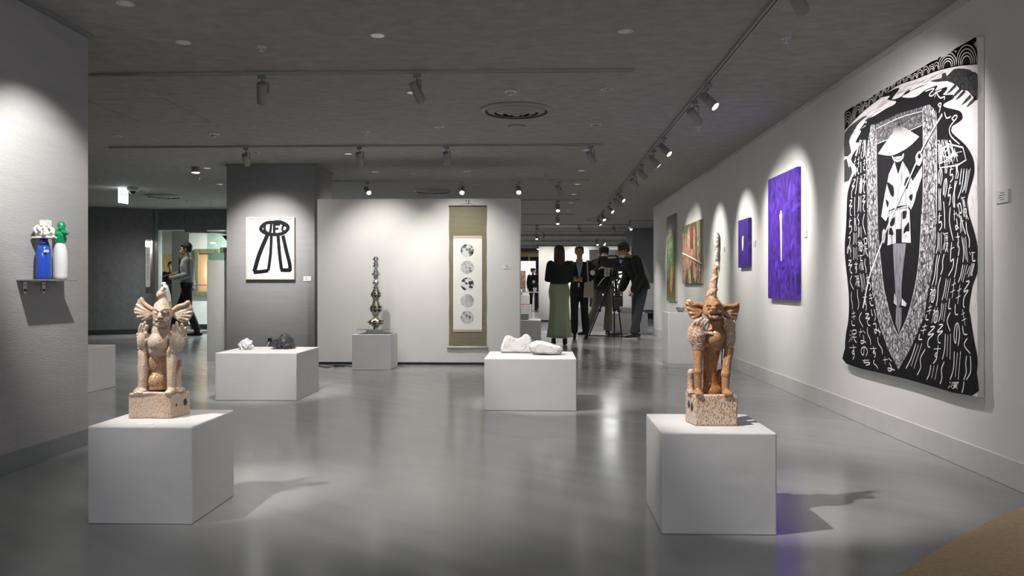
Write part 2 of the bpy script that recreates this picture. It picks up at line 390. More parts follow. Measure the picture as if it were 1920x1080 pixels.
ct = empty('counter', (dx0, dY, 0), 'pale counter front beneath the dark far column at the wall end', 'counter')
MB().box2((0, 0, onY(1210, 581, dY).z), (dx1 - dx0, .6, onY(1210, 531, dY).z)).build('counter_front', m_card, ct)
MB().box2((.03, .05, 0), (dx1 - dx0, .6, onY(1210, 581, dY).z)).build('counter_base', m_base, ct)
MB().box2((.12, .03, .12), (.26, .05, .26)).build('outlet', m_black, ct)

# glass showcase left of the pillar
sY = 10.42; sx0 = onY(388, 535, sY).x; sx1 = onY(417, 535, sY).x
sc_ = empty('showcase', (sx0, sY, 0), 'tall narrow white showcase with a green glass top beside the dark pillar', 'showcase')
sw = px0 - .02 - sx0
hz = onY(400, 488, sY).z; tz = onY(400, 434, sY).z
MB().box2((0, 0, 0), (sw, .7, hz)).build('cabinet', mat('showcase_white', (.66, .67, .64), .5), sc_, bevel=.003)
gb = MB(); T = .008
gb.box2((0, 0, hz), (sw, T, tz)); gb.box2((0, .7 - T, hz), (sw, .7, tz)); gb.box2((0, T, hz), (T, .7 - T, tz)); gb.box2((sw - T, T, hz), (sw, .7 - T, tz))
gb.build('glass_case', m_gglass, sc_)
MB().box2((0, 0, tz), (sw, .7, tz + .02)).build('case_top', m_card, sc_)
MB().box2((.012, .012, hz), (sw - .012, .688, hz + .10)).build('inner_stand', mat('pale_green_felt', (.42, .55, .48), .7), sc_)
MB().prism([(.06, tz - .03), (sw - .02, tz - .03), (sw - .02, tz - .30)], 1, .35, .45).build('dark_triangle', m_dark, sc_)  # dark triangular slab inside the glass case
tag(MB().lathe([(.02, 0), (.05, .005), (.055, .06), (.05, .075), (.03, .075)], (0, 0, 0)).build('tea_bowl', mat('pale_ceramic', (.5, .52, .42), .3), None, (sx0 + .17, sY + .15, hz + .1005), smooth=True), 'small pale ceramic bowl inside the green glass showcase', 'bowl')

# ------------------------------------------------------------------ framed UFO drawing
uY = PY - .045
def U(x, y): p = onY(440 + x / 7.2, 390 + y / 7.2, uY); return (p.x, p.z)
a = U(152, 965); b = U(803, 125)
uf = empty('framed_drawing', ((a[0] + b[0]) / 2, uY, (a[1] + b[1]) / 2), 'framed black brush drawing of letters on splayed legs, hung on the dark pillar', 'picture')
def rel(p, o): return (p[0] - o.location.x, p[1] - o.location.z)
A_, B_ = rel(a, uf), rel(b, uf); fw = .018
fbm = MB()
fbm.box2((A_[0], 0, A_[1]), (A_[0] + fw, .044, B_[1])); fbm.box2((B_[0] - fw, 0, A_[1]), (B_[0], .044, B_[1]))
fbm.box2((A_[0] + fw, 0, A_[1]), (B_[0] - fw, .044, A_[1] + fw)); fbm.box2((A_[0] + fw, 0, B_[1] - fw), (B_[0] - fw, .044, B_[1]))
fbm.build('frame', m_frame, uf)
MB().box2((A_[0] + fw, .012, A_[1] + fw), (B_[0] - fw, .035, B_[1] - fw)).build('sheet', m_paper, uf)
def ribbon(b, pts, w, plane, off, taper=True):
    """flat painted stroke along 2-D points; plane maps (p,q,off) to 3-D; w one width or a list"""
    n = len(pts); L = []; R = []
    for i, p in enumerate(pts):
        q0 = pts[max(i - 1, 0)]; q1 = pts[min(i + 1, n - 1)]; dx, dy = q1[0] - q0[0], q1[1] - q0[1]; l = math.hypot(dx, dy) or 1
        ww = (w[i] if isinstance(w, (list, tuple)) else w) / 2
        if taper and i in (0, n - 1): ww *= .6
        nx, ny = -dy / l * ww, dx / l * ww; L.append(plane(p[0] + nx, p[1] + ny, off)); R.append(plane(p[0] - nx, p[1] - ny, off))
    for i in range(n - 1): b.add([L[i], L[i + 1], R[i + 1], R[i]], [(0, 1, 2, 3)])
fp = lambda x, z, o: (x, .0115 - o, z)
ub = MB()
def ustroke(pts, w, k=6): ribbon(ub, spline([rel(U(*p), uf) for p in pts], k), w * 1.22 / 7.2 / 144.5, fp, random.uniform(0, .0006), False)
ustroke([(545, 190), (430, 200), (360, 250), (355, 300), (430, 345), (540, 358), (650, 340), (715, 280), (700, 230), (620, 190), (545, 185)], 40)
ustroke([(530, 195), (600, 190), (700, 240)], 40)
ustroke([(405, 225), (400, 290), (440, 335), (475, 320), (490, 210)], 30)
ustroke([(530, 200), (530, 350)], 32); ustroke([(535, 225), (610, 225)], 26); ustroke([(540, 280), (590, 278)], 26)
ustroke([(650, 240), (640, 290), (670, 325), (705, 290)], 26); ustroke([(360, 235), (400, 225)], 24)
ustroke([(440, 360), (330, 620), (260, 860)], 48, 3); ustroke([(250, 868), (350, 860), (450, 845)], 42, 3); ustroke([(450, 845), (480, 620), (492, 370)], 34, 3)
ustroke([(582, 370), (600, 600), (628, 830)], 38, 3); ustroke([(615, 835), (680, 840), (755, 838)], 44, 3); ustroke([(742, 850), (740, 760), (690, 560), (648, 370)], 42, 3)
ustroke([(385, 385), (388, 392)], 8)
ub.build('brush_drawing', m_ink, uf, fix=False)
def card(plane_pt, size, axis, label, name='caption_card'):
    """small caption card; axis 'X' hangs on the long white wall, 'Y' on a frontal wall"""
    w, h = size; o = empty(name, plane_pt, label, 'caption card')
    bb = MB(); tt = MB()
    if axis == 'Y':
        bb.box((0, -.004, 0), (w, .008, h))
        for k in range(4): tt.box((random.uniform(-.1, .1) * w, -.0084, h * (.25 - .17 * k)), (w * random.uniform(.25, .5), .0006, h * .045))
    else:
        bb.box((-.004, 0, 0), (.008, w, h))
        for k in range(4): tt.box((-.0084, random.uniform(-.1, .1) * w, h * (.25 - .17 * k)), (.0006, w * random.uniform(.25, .5), h * .045))
    bb.build('card', m_card, o); tt.build('print', m_inkgrey, o)
c = onY(576.5, 522.5, PY); card((c.x, PY, c.z), (.098, .062), 'Y', 'white caption card on the dark pillar right of the framed drawing')
c = onY(951, 499, QY); card((c.x, QY, c.z), (.098, .062), 'Y', 'white caption card on the partition right of the hanging scroll')
for (px, py, w, h, t) in ((1881, 368, .11, .065, 'caption card on the long white wall beside the big black and white painting'),
                          (1510.5, 438.5, .085, .062, 'caption card on the long white wall beside the large violet painting'),
                          (1415.5, 457, .085, .062, 'caption card on the long white wall beside the small violet painting'),
                          (1358, 468, .085, .062, 'caption card on the long white wall beside the thin white relief'),
                          (1323.5, 469.5, .085, .062, 'caption card on the long white wall beside the flesh coloured painting'),
                          (1272.5, 480, .085, .062, 'caption card on the long white wall beside the tall green painting')):
    c = onX(px, py, XW); card((XW, c.y, c.z), (w, h), 'X', 'white ' + t)
# power outlet on pillar behind the rock
c = onY(507, 636, PY)
po = empty('power_outlet', (c.x, PY, c.z), 'dark wall outlet with a black plug on the pillar behind the dark rock', 'outlet')
MB().box((0, -.004, 0), (.075, .008, .12)).build('plate', m_pillar, po); MB().box((0, -.02, -.01), (.045, .03, .05)).build('plug', m_black, po)
cr = MB(); cr.tube(spline([(0, -.03, -.03), (-.02, -.05, -.08), (-.05, -.05, -.2), (-.04, -.06, -c.z + .006)], 6), .006, 8); cr.build('cord', mat('white_rubber', (.75, .75, .75), .5), po)

# ------------------------------------------------------------------ hanging scroll
def S(px, py, y=0): p = onY(px, py, QY); return (p.x, p.z)
s0 = S(842, 650); s1 = S(912, 387); sc0 = Vector(((s0[0] + s1[0]) / 2, QY, s1[1]))
hs = empty('hanging_scroll', sc0, 'olive silk hanging scroll with five black and white moons on the white partition', 'scroll')
X = lambda px: S(px, 500)[0] - sc0.x
Z = lambda py: S(877, py)[1] - sc0.z
m_silk = mat('olive_silk', (.20, .18, .115), .7, noise=(6, .12), bump=(300, .1), stretch=(.3, 1, 3))
m_silk2 = mat('beige_silk', (.55, .44, .34), .7)
b = MB(); nx, nz = 10, 60; x0, x1, z0, z1 = X(842), X(912), Z(648), 0
for k in range(2):
    pts = []
    for j in range(nz + 1):
        for i in range(nx + 1):
            z = z1 + (z0 - z1) * j / nz; x = x0 + (x1 - x0) * i / nx
            pts.append((x + .002 * math.sin(j * .5), -.006 - .004 * math.sin(j * .35) - (.003 if k == 0 else 0), z))
    b.add(pts, [(j * (nx + 1) + i, j * (nx + 1) + i + 1, (j + 1) * (nx + 1) + i + 1, (j + 1) * (nx + 1) + i) for j in range(nz) for i in range(nx)])
b.build('silk_mount', m_silk, hs, smooth=True)
MB().box2((X(850), -.0150, Z(622)), (X(904), -.0125, Z(442))).build('silk_band', m_silk2, hs)
MB().box2((X(850), -.0165, Z(618)), (X(904), -.0151, Z(447.5))).build('paper_sheet', m_paper, hs)
MB().tube([(X(842) - .005, -.012, .004), (X(912) + .005, -.012, .004)], .008, 12).build('top_rod', mat('dark_wood', (.05, .04, .03), .4), hs)
MB().tube([(X(838.5), -.016, Z(651)), (X(915.5), -.016, Z(651))], .016, 14).build('roller', mat('ivory', (.6, .57, .5), .4), hs, smooth=True)
MB().tube([(-.12, -.012, .008), (0, -.02, .05), (.12, -.012, .008)], .0025, 8).build('hanging_cord', m_silk2, hs)
hk = MB(); hk.ell((0, -.012, .05), (.014, .012, .022)); hk.ell((-.014, -.012, .072), .009); hk.ell((.014, -.012, .072), .009); hk.build('hook', m_alu, hs, smooth=True)
def moon_mat(i):
    m = mat('moon_print_%d' % i, (.5, .5, .5), .8); v = vec(m)
    if i in (1, 4):
        t = tex(m, 'ShaderNodeTexVoronoi', Scale=(46 if i == 1 else 20)); link(m, v, t.inputs['Vector'])
        n = tex(m, 'ShaderNodeTexNoise', Scale=40.0, Detail=5.0); link(m, v, n.inputs['Vector'])
        mx = N(m).new('ShaderNodeMath'); mx.operation = 'MULTIPLY_ADD'; link(m, t.outputs['Distance'], mx.inputs[0]); mx.inputs[1].default_value = .9; link(m, n.outputs['Fac'], mx.inputs[2])
        r = ramp(m, [(.5, (.06, .06, .06)), (.8, (.35, .35, .35)), (1.1 if False else .99, (.6, .6, .6))], mx.outputs[0])
    else:
        n = tex(m, 'ShaderNodeTexNoise', Scale=(14, 0, 17, 9)[i], Detail=8.0); n.inputs['Roughness'].default_value = .65; link(m, v, n.inputs['Vector'])
        st = {0: [(.38, (.02,) * 3), (.5, (.25,) * 3), (.56, (.7,) * 3)], 2: [(.42, (.01,) * 3), (.5, (.08,) * 3), (.54, (.75,) * 3)], 3: [(.35, (.3,) * 3), (.5, (.5,) * 3), (.7, (.82,) * 3)]}[i]
        r = ramp(m, st, n.outputs['Fac'])
    link(m, r.outputs[0], base(m)); return m
for i, py in enumerate((470, 501.5, 533, 564, 595)):
    r_ = 12.4 / 149.3; cz = Z(py); cx = X(876.3)
    MB().prism([(cx + r_ * math.cos(2 * math.pi * k / 40), cz + r_ * math.sin(2 * math.pi * k / 40)) for k in range(40)], 1, -.0172, -.01655).build('moon', moon_mat(i), hs)

# ------------------------------------------------------------------ metal tower
tx = onY(705, 535, PE[2] + .23).x; tY = PE[2] + .23
tw = empty('metal_tower', (tx, tY, .4205), 'slender tower of stacked chrome and steel hubs on a mirrored plate', 'sculpture')
K = 1 / 156.0   # metres per photo pixel at that distance
m_chrome = mat('chrome', (.78, .78, .78), .2, 1.0); m_brass = mat('champagne_metal', (.56, .54, .43), .24, 1.0); m_hole = mat('rubber_black', (.01, .01, .01), .4)
MB().box2((-.10, -.10, 0), (.10, .10, .048)).build('box_base', m_alu, tw, bevel=.002)
MB().box2((-.20, -.16, .0485), (.20, .16, .055)).build('mirror_plate', mat('mirror', (.75, .76, .78), .04, 1.0), tw)
def zz(y): return .055 + (670 - y) / 4.32 * K
def tier(zc, R, H, r0, m, holes):
    b = MB(); q = .012
    pr = [(r0, zc - H), (R * .80, zc - H * .45), (R * .93, zc - .008), (R * 1.12, zc - .005), (R * 1.12, zc + .005), (R * .93, zc + .008), (R * .78, zc + H * .45), (r0, zc + H)]
    b.lathe(pr); o = b.build('hub', m, tw, smooth=False)
    if holes:
        for s in (-1, 1):
            for k in range(7):
                a = 2 * math.pi * (k + .25) / 7; rr = R * .86; hb = MB()
                hb.ell((rr * math.cos(a), rr * math.sin(a), zc + s * H * .26), (.0065, R * .27, H * .17), (0, -s * .30, a), n=14, m=8); hb.build('slot', m_hole, o, smooth=True)
tier(zz(615), .105 * .9, .060, .040, m_brass, True)
tier(zz(506), .082 * .9, .088, .040, m_brass, True)
tier(zz(392), .068 * .9, .070, .036, m_brass, True)
tier(zz(295), .040, .046, .018, m_chrome, False)
tier(zz(226), .052, .034, .022, m_chrome, False)
b = MB()
for y, r in ((665, .035), (565, .034), (440, .036), (335, .034), (255, .03), (200, .028), (185, .02), (160, .036), (140, .03), (122, .022), (104, .036), (92, .024)):
    b.lathe([(r * .8, zz(y) - .012), (r, zz(y) - .008), (r, zz(y) + .008), (r * .8, zz(y) + .012)])
b.lathe([(.016, .055), (.016, zz(88))]); b.build('spindle', m_chrome, tw, smooth=False)
wb = MB()
for a in range(4):
    t = math.pi / 4 + a * math.pi / 2; wb.tube([(.14 * math.cos(t), .12 * math.sin(t), .055), (.03 * math.cos(t), .03 * math.sin(t), zz(100))], .0008, 5)
wb.build('guy_wire', m_alu, tw)

# ------------------------------------------------------------------ rocks on plinth D
def rock(name, c, r, seed, m, amp=.28, sharp=1.4, sub=4, flatb=True):
    bm = bmesh.new(); bmesh.ops.create_icosphere(bm, subdivisions=sub, radius=1)
    for v in bm.verts:
        p = v.co.normalized(); h = 0
        for k in range(3):
            f = sharp * 2 ** k; h += abs(pnoise(p * f + Vector((seed, seed * 2.3, k * 5)))) * .6 ** k
        v.co = p * (1 - amp + amp * 2.2 * h)
    for v in bm.verts:
        v.co = Vector((v.co.x * r[0], v.co.y * r[1], v.co.z * r[2]))
        if flatb and v.co.z < -r[2] * .55: v.co.z = -r[2] * .55
    zmin = min(v.co.z for v in bm.verts)
    for v in bm.verts: v.co.z -= zmin
    me = bpy.data.meshes.new(name); bm.to_mesh(me); bm.free(); me.materials.append(m)
    o = bpy.data.objects.new(name, me); COL.objects.link(o); o.location = c; return o
def Dp(px, py): return fl(px, py, .4145)
k = 1 / 205.0
m_rock = mat('dark_graphite_rock', (.035, .036, .042), .38, noise=(18, .5), bump=(25, .5))
p = Dp(529, 654); rk = empty('dark_rock_sculpture', (p.x, p.y + .05, .4145), 'dark graphite rock with a red inner patch, standing on two lobes on the plinth', 'sculpture')
b = MB(); h = k
def R_(x, y): return ((390 + x / 6.352 - 529) * k, (653.5 - (600 + y / 6.352)) * k)
out = [(730, 305), (760, 250), (810, 205), (835, 200), (885, 155), (905, 155), (935, 180), (975, 215), (1000, 260), (1037, 298), (1005, 305), (1003, 340), (960, 340), (950, 312), (890, 312), (855, 330), (810, 330), (800, 318)]
poly = [R_(*q) for q in out]; cxm = sum(q[0] for q in poly) / len(poly); czm = .03
rs = []
for yy, s in ((-.105, .35), (-.085, .72), (-.03, .98), (.03, 1), (.09, .75), (.11, .35)):
    rs.append([(cxm + (q[0] - cxm) * s + random.uniform(-.002, .002), yy + random.uniform(-.006, .006), max(.0, czm + (q[1] - czm) * (s if q[1] > .02 else 1))) for q in poly])
b.rings(rs); ro = b.build('rock_body', m_rock, rk, remesh=.006, relax=2)
for v in ro.data.vertices:
    q = v.co; d = .008 * pnoise(q * 30) + .012 * pnoise(q * 13); n_ = v.normal; v.co = q + n_ * d
    if v.co.z < .0005: v.co.z = .0005
x, z = R_(868, 300)
MB().ell((x, -.085, z), (.024, .012, .009), (0, -.6, 0)).build('red_patch', mat('vivid_red', (.7, .01, .015), .4), rk, smooth=True)
p = Dp(458, 655.5)
o = tag(rock('white_stone', (p.x, p.y + .03, .4145), (.066, .055, .062), 3.1, mat('white_stone_mat', (.80, .80, .82), .4), .22, .9, 3), 'small white faceted stone on the plinth left of the dark rock', 'stone')
o.data.materials[0] = mat('white_stone_mat', (.8, .8, .82))

# ------------------------------------------------------------------ marble pieces on plinth C
m_marble = mat('veined_marble', (.82, .80, .78), .28)
def marble_nodes(m):
    v = vec(m, (1, 1, 3.2), (0, .5, .3))
    n = tex(m, 'ShaderNodeTexNoise', Scale=5.0, Detail=5.0, Distortion=1.6); link(m, v, n.inputs['Vector'])
    s = N(m).new('ShaderNodeMath'); s.operation = 'SUBTRACT'; link(m, n.outputs['Fac'], s.inputs[0]); s.inputs[1].default_value = .5
    ab = N(m).new('ShaderNodeMath'); ab.operation = 'ABSOLUTE'; link(m, s.outputs[0], ab.inputs[0])
    r = ramp(m, [(.0, (.42, .38, .38)), (.012, (.62, .58, .57)), (.03, (.84, .82, .81))], ab.outputs[0]); link(m, r.outputs[0], base(m))
marble_nodes(m_marble)
def Cs(x, y): return ((890 + x / 6 - 968) / 223.0, (662.5 - (610 + y / 6)) / 223.0)
p = fl(968, 662.5, .4165)
b = MB(); out = [(278, 315), (278, 265), (295, 215), (330, 130), (365, 112), (410, 125), (450, 150), (485, 157), (520, 135), (560, 103), (600, 103), (635, 135), (655, 190), (665, 250), (665, 315)]
poly = [Cs(*q) for q in out]; cm = (sum(q[0] for q in poly) / len(poly), .08)
b.rings([[(cm[0] + (q[0] - cm[0]) * s, yy, max(0, cm[1] + (q[1] - cm[1]) * s)) for q in poly] for yy, s in ((-.06, .86), (-.045, .97), (0, 1.0), (.06, .97), (.08, .85))])
o = b.build('marble_sculpture', m_marble, None, (p.x, p.y + .08, .4165), remesh=.006, relax=6, smooth=True)
tag(o, 'white veined marble block with two soft peaks standing on the wide plinth', 'sculpture')
for v in o.data.vertices:
    if v.co.z < .004: v.co.z = 0.0005
p = fl(1022, 665.5, .4165)
ms = empty('marble_pillow', (p.x, p.y + .045, .4165), 'low white marble pillow shape with a small orange inlay in front of the two-peaked block', 'sculpture')
def Ps(x, y): return ((890 + x / 6 - 1022) / 219.0, (665.5 - (610 + y / 6)) / 219.0)
b = MB(); out = [(610, 240), (630, 205), (690, 180), (760, 183), (900, 220), (970, 245), (992, 275), (975, 320), (900, 336), (820, 330), (790, 318), (740, 325), (670, 322), (625, 290)]
poly = [Ps(*q) for q in out]; cm = (sum(q[0] for q in poly) / len(poly), .045)
b.rings([[(cm[0] + (q[0] - cm[0]) * s, yy, max(.0008, cm[1] + (q[1] - cm[1]) * s)) for q in poly] for yy, s in ((-.075, .70), (-.06, .9), (-.02, 1), (.03, 1), (.07, .9), (.085, .7))])
b.build('pillow_body', m_marble, ms, remesh=.005, relax=8, smooth=True)
b = MB(); random.seed(4)
for i in range(26):
    x, z = Ps(random.uniform(768, 843), random.uniform(255, 300)); b.ell((x, -.064 + (z - .045) * .1, z), (.005, .006, .004), n=8, m=6)
b.build('orange_inlay', mat('orange_crystal', (.75, .24, .06), .3, noise=(160, .8)), ms, smooth=True)

# glass piece on plinth G
p = onY(1278, 586, gY + .2); 
b = MB(); random.seed(9)
for i in range(9): b.ell((random.uniform(-.055, .055), random.uniform(-.03, .03), random.uniform(.022, .05)), (random.uniform(.02, .03),) * 3, n=12, m=8)
tag(b.build('glass_object', mat('silvery_glass', (.55, .58, .52), .08, .85), None, (p.x, gY + .2, .6515), remesh=.006, smooth=True), 'crumpled clear silvery glass piece on the taller plinth by the long white wall', 'sculpture')

# ------------------------------------------------------------------ bottles on shelf
BZ = 1.033
sy0 = onX(30, 524, XL).y; sy1 = onX(93, 524, XL).y
sh = empty('wall_shelf', (XL, (sy0 + sy1) / 2, BZ), 'thin grey wall shelf on two steel brackets holding the two bottles', 'shelf')
hl = (sy1 - sy0) / 2
MB().box2((.0005, -hl, -.008), (.125, hl + .07, 0)).build('shelf_board', mat('shelf_grey', (.25, .25, .26), .3), sh, bevel=.001)
for px in (45, 80):
    y = onX(px, 530, XL).y - sh.location.y; bb = MB()
    bb.box2((.0008, y - .014, -.066), (.006, y + .014, -.008)); bb.box2((.0008, y - .014, -.013), (.09, y + .014, -.0085)); bb.tube([(.0008, y, -.066), (.006, y, -.066)], .014, 16)
    br = bb.build('bracket', m_alu, sh)
    sb = MB(); sb.ell((.0065, y, -.03), .003, n=8, m=6); sb.ell((.0065, y, -.058), .003, n=8, m=6); sb.build('screw', m_black, br)
m_blue = mat('blue_gloss', (.015, .07, .50), .15, coat=.6); m_navy = mat('navy_gloss', (.006, .014, .16), .12, coat=.6); m_bwhite = mat('white_gloss', (.72, .73, .74), .18, coat=.5)
m_green = mat('green_gloss', (.0, .26, .10), .18, coat=.7); m_plaster = mat('white_plaster', (.80, .79, .77), .45, bump=(90, .4))
def prof(z0, z1, R, H=.235):
    pts = [(.0, .030), (.004, .037), (.02, .039), (.13, .039), (.165, .0365), (.19, .031), (.205, .0245), (.214, .0205), (.235, .0205)]
    out = [(r * R / .039, z) for z, r in pts]; return out
bp_ = onX(82, 524, XL + .062); blue = empty('blue_bottle', (XL + .062, bp_.y, BZ + .0005), 'blue glossy bottle topped by a white plaster figure group, on the wall shelf', 'bottle sculpture')
pf = prof(0, 1, .0385)
MB().lathe(pf[:6] + [(.031 * .98, .19)]).build('bottle_body', m_blue, blue, smooth=True)
MB().lathe([(.0312, .1895), (.0248, .205), (.0208, .214), (.0208, .236), (.0, .236)]).build('bottle_neck', m_navy, blue, smooth=True)
MB().box2((.0225, -.036, .150), (.036, -.010, .164)).build('paper_label', m_card, blue)
b = MB(); kk = 1 / 335.0
def Bt(x, y): return ((40 + x / 6.745 - 82) * kk, (524 - (400 + y / 6.745)) * kk)     # across, up
def be(x, y, rx, ry, yy=0, rd=None, rot=0):
    a_, z_ = Bt(x, y); b.ell((a_, yy, z_), (rx / 6.745 * kk, (rd or rx / 6.745 * kk), ry / 6.745 * kk), (0, rot, 0))
a_, z_ = Bt(305, 125); b.box((a_, 0, z_), (.046, .04, .034)); be(310, 160, 50, 40); be(225, 200, 50, 55, -.005); be(230, 240, 55, 60, 0); be(300, 215, 60, 60, 0); be(370, 220, 50, 50, 0); be(350, 250, 40, 50, -.02); be(300, 270, 55, 45, -.01)
be(405, 240, 22, 45); be(200, 265, 30, 40); a_, z_ = Bt(290, 308); b.box((a_, 0, z_), (.112, .06, .010)); be(170, 305, 22, 12); be(415, 300, 25, 16)
for i in range(9):
    x = 200 + i * 24; be(x, 210 + 30 * math.sin(i * 2.1), 14, 34, -.028, .008, .5 * math.sin(i * 3.))
be(345, 265, 22, 28, -.035); be(345, 235, 24, 12, -.035)
wo = b.build('plaster_figures', m_plaster, blue, remesh=.0025, relax=1, smooth=True)
white = empty('white_bottle', (XL + .062, onX(113, 524, XL + .062).y, BZ + .0005), 'white glossy bottle topped by a shiny green bust, on the wall shelf', 'bottle sculpture')
MB().lathe(prof(0, 1, .039)[:-1] + [(.0205, .222), (0, .222)]).build('bottle_body', m_bwhite, white, smooth=True)
b = MB(); kk = 1 / 324.0
def Bt(x, y): return ((40 + x / 6.745 - 113) * kk, (524 - (400 + y / 6.745)) * kk)
be(510, 150, 46, 52, 0, .026); be(520, 190, 36, 48, -.004, .022); be(495, 215, 40, 40, .004, .024); be(490, 270, 68, 50, 0, .03); be(500, 310, 66, 32, 0, .03); be(450, 235, 36, 32, 0, .02, .5); be(530, 290, 42, 50, -.008, .02)
a0 = Bt(545, 235); a1 = Bt(620, 255); b.tube([(a0[0], -.01, a0[1]), (a1[0], -.028, a1[1])], [.013, .011], 14, rnd=True)
be(545, 160, 12, 14, -.016); be(552, 185, 10, 10, -.02); be(540, 205, 14, 16, -.014)
a_, z_ = Bt(495, 335); b.loft([(a_, 0, .215, .030, .026), (a_, 0, .222, .031, .027), (a_, 0, .236, .036, .028)])
b.build('green_bust', m_green, white, remesh=.0025, relax=2, smooth=True)
# ------------------------------------------------------------------ big black and white painting
XF = 2.303
def P6(x, y): return (1580 + x / 5.4, 50 + y / 5.4)
def P5(x, y): return (1580 + x / 4.91, 200 + y / 4.91)
def P7(x, y): return (1640 + x / 4.909, 380 + y / 4.909)
def P8(x, y): return (1580 + x / 5.4, 560 + y / 5.4)
def PQ(x, y): return (1560 + x / 2.7, 400 + y / 2.7)
yN = onX(1833, 535, XF).y; yFar = onX(1583.5, 535, XF).y
zT = 2.303; zB = .413
bp0 = Vector((XW - .002, (yN + yFar) / 2, (zT + zB) / 2))
big = empty('large_painting', bp0, 'very large black and white painting of a figure in a straw hat on a boat', 'painting')
hy = (yFar - yN) / 2; hz_ = (zT - zB) / 2
m_canvas = mat('canvas_white', (.80, .78, .76), .7, noise=(30, .04)); m_side = mat('canvas_side', (.62, .57, .50), .7)
MB().box2((XF - bp0.x, -hy, -hz_), (-.001, hy, hz_)).build('canvas', [m_canvas], big, bevel=.002)
def cv(px, py):          # photo measurement -> (y, z) on the canvas, kept inside it
    p = onX(px, py, XF); return (max(-hy, min(hy, p.y - bp0.y)), max(-hz_, min(hz_, p.z - bp0.z)))
def lay(y, z, o): return (XF - bp0.x - .0006 - o, y, z)
def area(b, pts, lv, k=0):
    q = [cv(*p) for p in pts]
    if k: q = spline(q + [q[0]], k)[:-1]
    r = [q[0]]
    for p in q[1:]:
        if math.hypot(p[0] - r[-1][0], p[1] - r[-1][1]) > 1e-4: r.append(p)
    bm_f = [lay(y, z, lv * .0006) for y, z in r]
    from mathutils.geometry import tessellate_polygon
    tri = tessellate_polygon([[Vector((y, z, 0)) for y, z in r]])
    b.add(bm_f, [tuple(t) for t in tri])
def strk(b, pts, w, lv, k=5, taper=True):
    q = spline([cv(*p) for p in pts], k); ribbon(b, q, w, lay, lv * .0006, taper)
river = [P6(*p) for p in [(175, 1040), (240, 1000), (230, 950), (330, 900), (440, 830), (520, 790), (540, 755), (455, 740), (480, 700), (395, 715), (480, 655), (560, 620), (570, 640), (500, 735), (590, 710), (640, 660), (680, 640), (675, 665), (600, 710), (690, 720), (760, 700), (840, 640), (950, 597), (960, 610), (940, 650), (1050, 610), (1055, 640), (1020, 690), (1120, 690), (1120, 730), (1030, 780), (1040, 815), (1180, 850), (1215, 900), (1200, 950), (1110, 1010)]] + \
    [P5(*p) for p in [(1010, 190), (1010, 240), (1130, 350), (1200, 470), (1215, 600), (1180, 740), (1150, 850), (1150, 950)]] + \
    [P7(*p) for p in [(860, 0), (870, 100), (920, 270), (955, 400), (970, 520), (950, 640), (905, 760), (880, 900), (870, 1000)]] + \
    [P8(*p) for p in [(1290, 150), (1330, 400), (1370, 600), (1360, 750), (1310, 1000)]] + [(1700, 720), P8(*(40, 680))] + \
    [P8(*p) for p in [(25, 500), (35, 350), (60, 200)]] + [PQ(*p) for p in [(85, 400), (65, 200), (72, 60)]] + \
    [P5(*p) for p in [(40, 880), (50, 780), (90, 650), (132, 590), (110, 540), (80, 490), (100, 430), (165, 340), (120, 325), (170, 230), (155, 215), (210, 170), (220, 130)]]
b = MB(); area(b, river, 1, 3); b.build('river', m_ink, big, fix=False)
# ink halo along the right bank
b = MB()
for i in range(26):
    t = i / 26; y0 = 235 + t * 480; x = 1795 + 32 * math.sin(t * 7.5 + .3) ** 2 + 6
    strk(b, [(x + random.uniform(0, 5), y0), (x + random.uniform(3, 9), y0 + 16), (x + random.uniform(0, 7), y0 + 34)], .0012, 2)
b.build('brush_hatching', m_inkgrey, big, fix=False)['kind'] = 'stuff'
# stone boat
m_stone = mat('painted_stones', (.5, .5, .5), .7)
def stone_nodes(m, sc, st):
    v = vec(m, st); t = tex(m, 'ShaderNodeTexVoronoi', Scale=sc); t.feature = 'DISTANCE_TO_EDGE'; link(m, v, t.inputs['Vector'])
    n = tex(m, 'ShaderNodeTexNoise', Scale=sc * 1.3, Detail=6.0, Distortion=1.5); link(m, v, n.inputs['Vector'])
    mu = N(m).new('ShaderNodeMath'); mu.operation = 'MULTIPLY'
    r1 = ramp(m, [(.0, (.0,) * 3), (.05, (.25,) * 3), (.12, (1,) * 3)], t.outputs['Distance']); r2 = ramp(m, [(.38, (.04,) * 3), (.5, (.35,) * 3), (.62, (.8,) * 3)], n.outputs['Fac'])
    mx = N(m).new('ShaderNodeMixRGB'); mx.blend_type = 'MULTIPLY'; mx.inputs[0].default_value = 1.0
    link(m, r1.outputs[0], mx.inputs[1]); link(m, r2.outputs[0], mx.inputs[2]); link(m, mx.outputs[0], base(m))
stone_nodes(m_stone, 15, (1, 2.4, 1.2))
m_stone2 = mat('painted_dark_stones', (.2, .2, .2), .7); stone_nodes(m_stone2, 15, (1, 1.2, 1.8))
for nd in N(m_stone2):
    if nd.type == 'VALTORGB' and len(nd.color_ramp.elements) == 3 and nd.color_ramp.elements[2].color[0] > .75 and nd.color_ramp.elements[0].position > .2:
        nd.color_ramp.elements[2].color = (.26, .26, .26, 1); nd.color_ramp.elements[1].color = (.10, .10, .10, 1)
b = MB()
area(b, [P5(215, 420), P5(265, 165), P5(300, 165), P5(312, 330), P5(320, 700), P5(325, 1080), P7(45, 400), P7(90, 800), P7(160, 1080), PQ(300, 540), PQ(338, 625), PQ(338, 790), PQ(285, 690), PQ(240, 560), PQ(205, 400), PQ(183, 150), P5(225, 900)], 2)
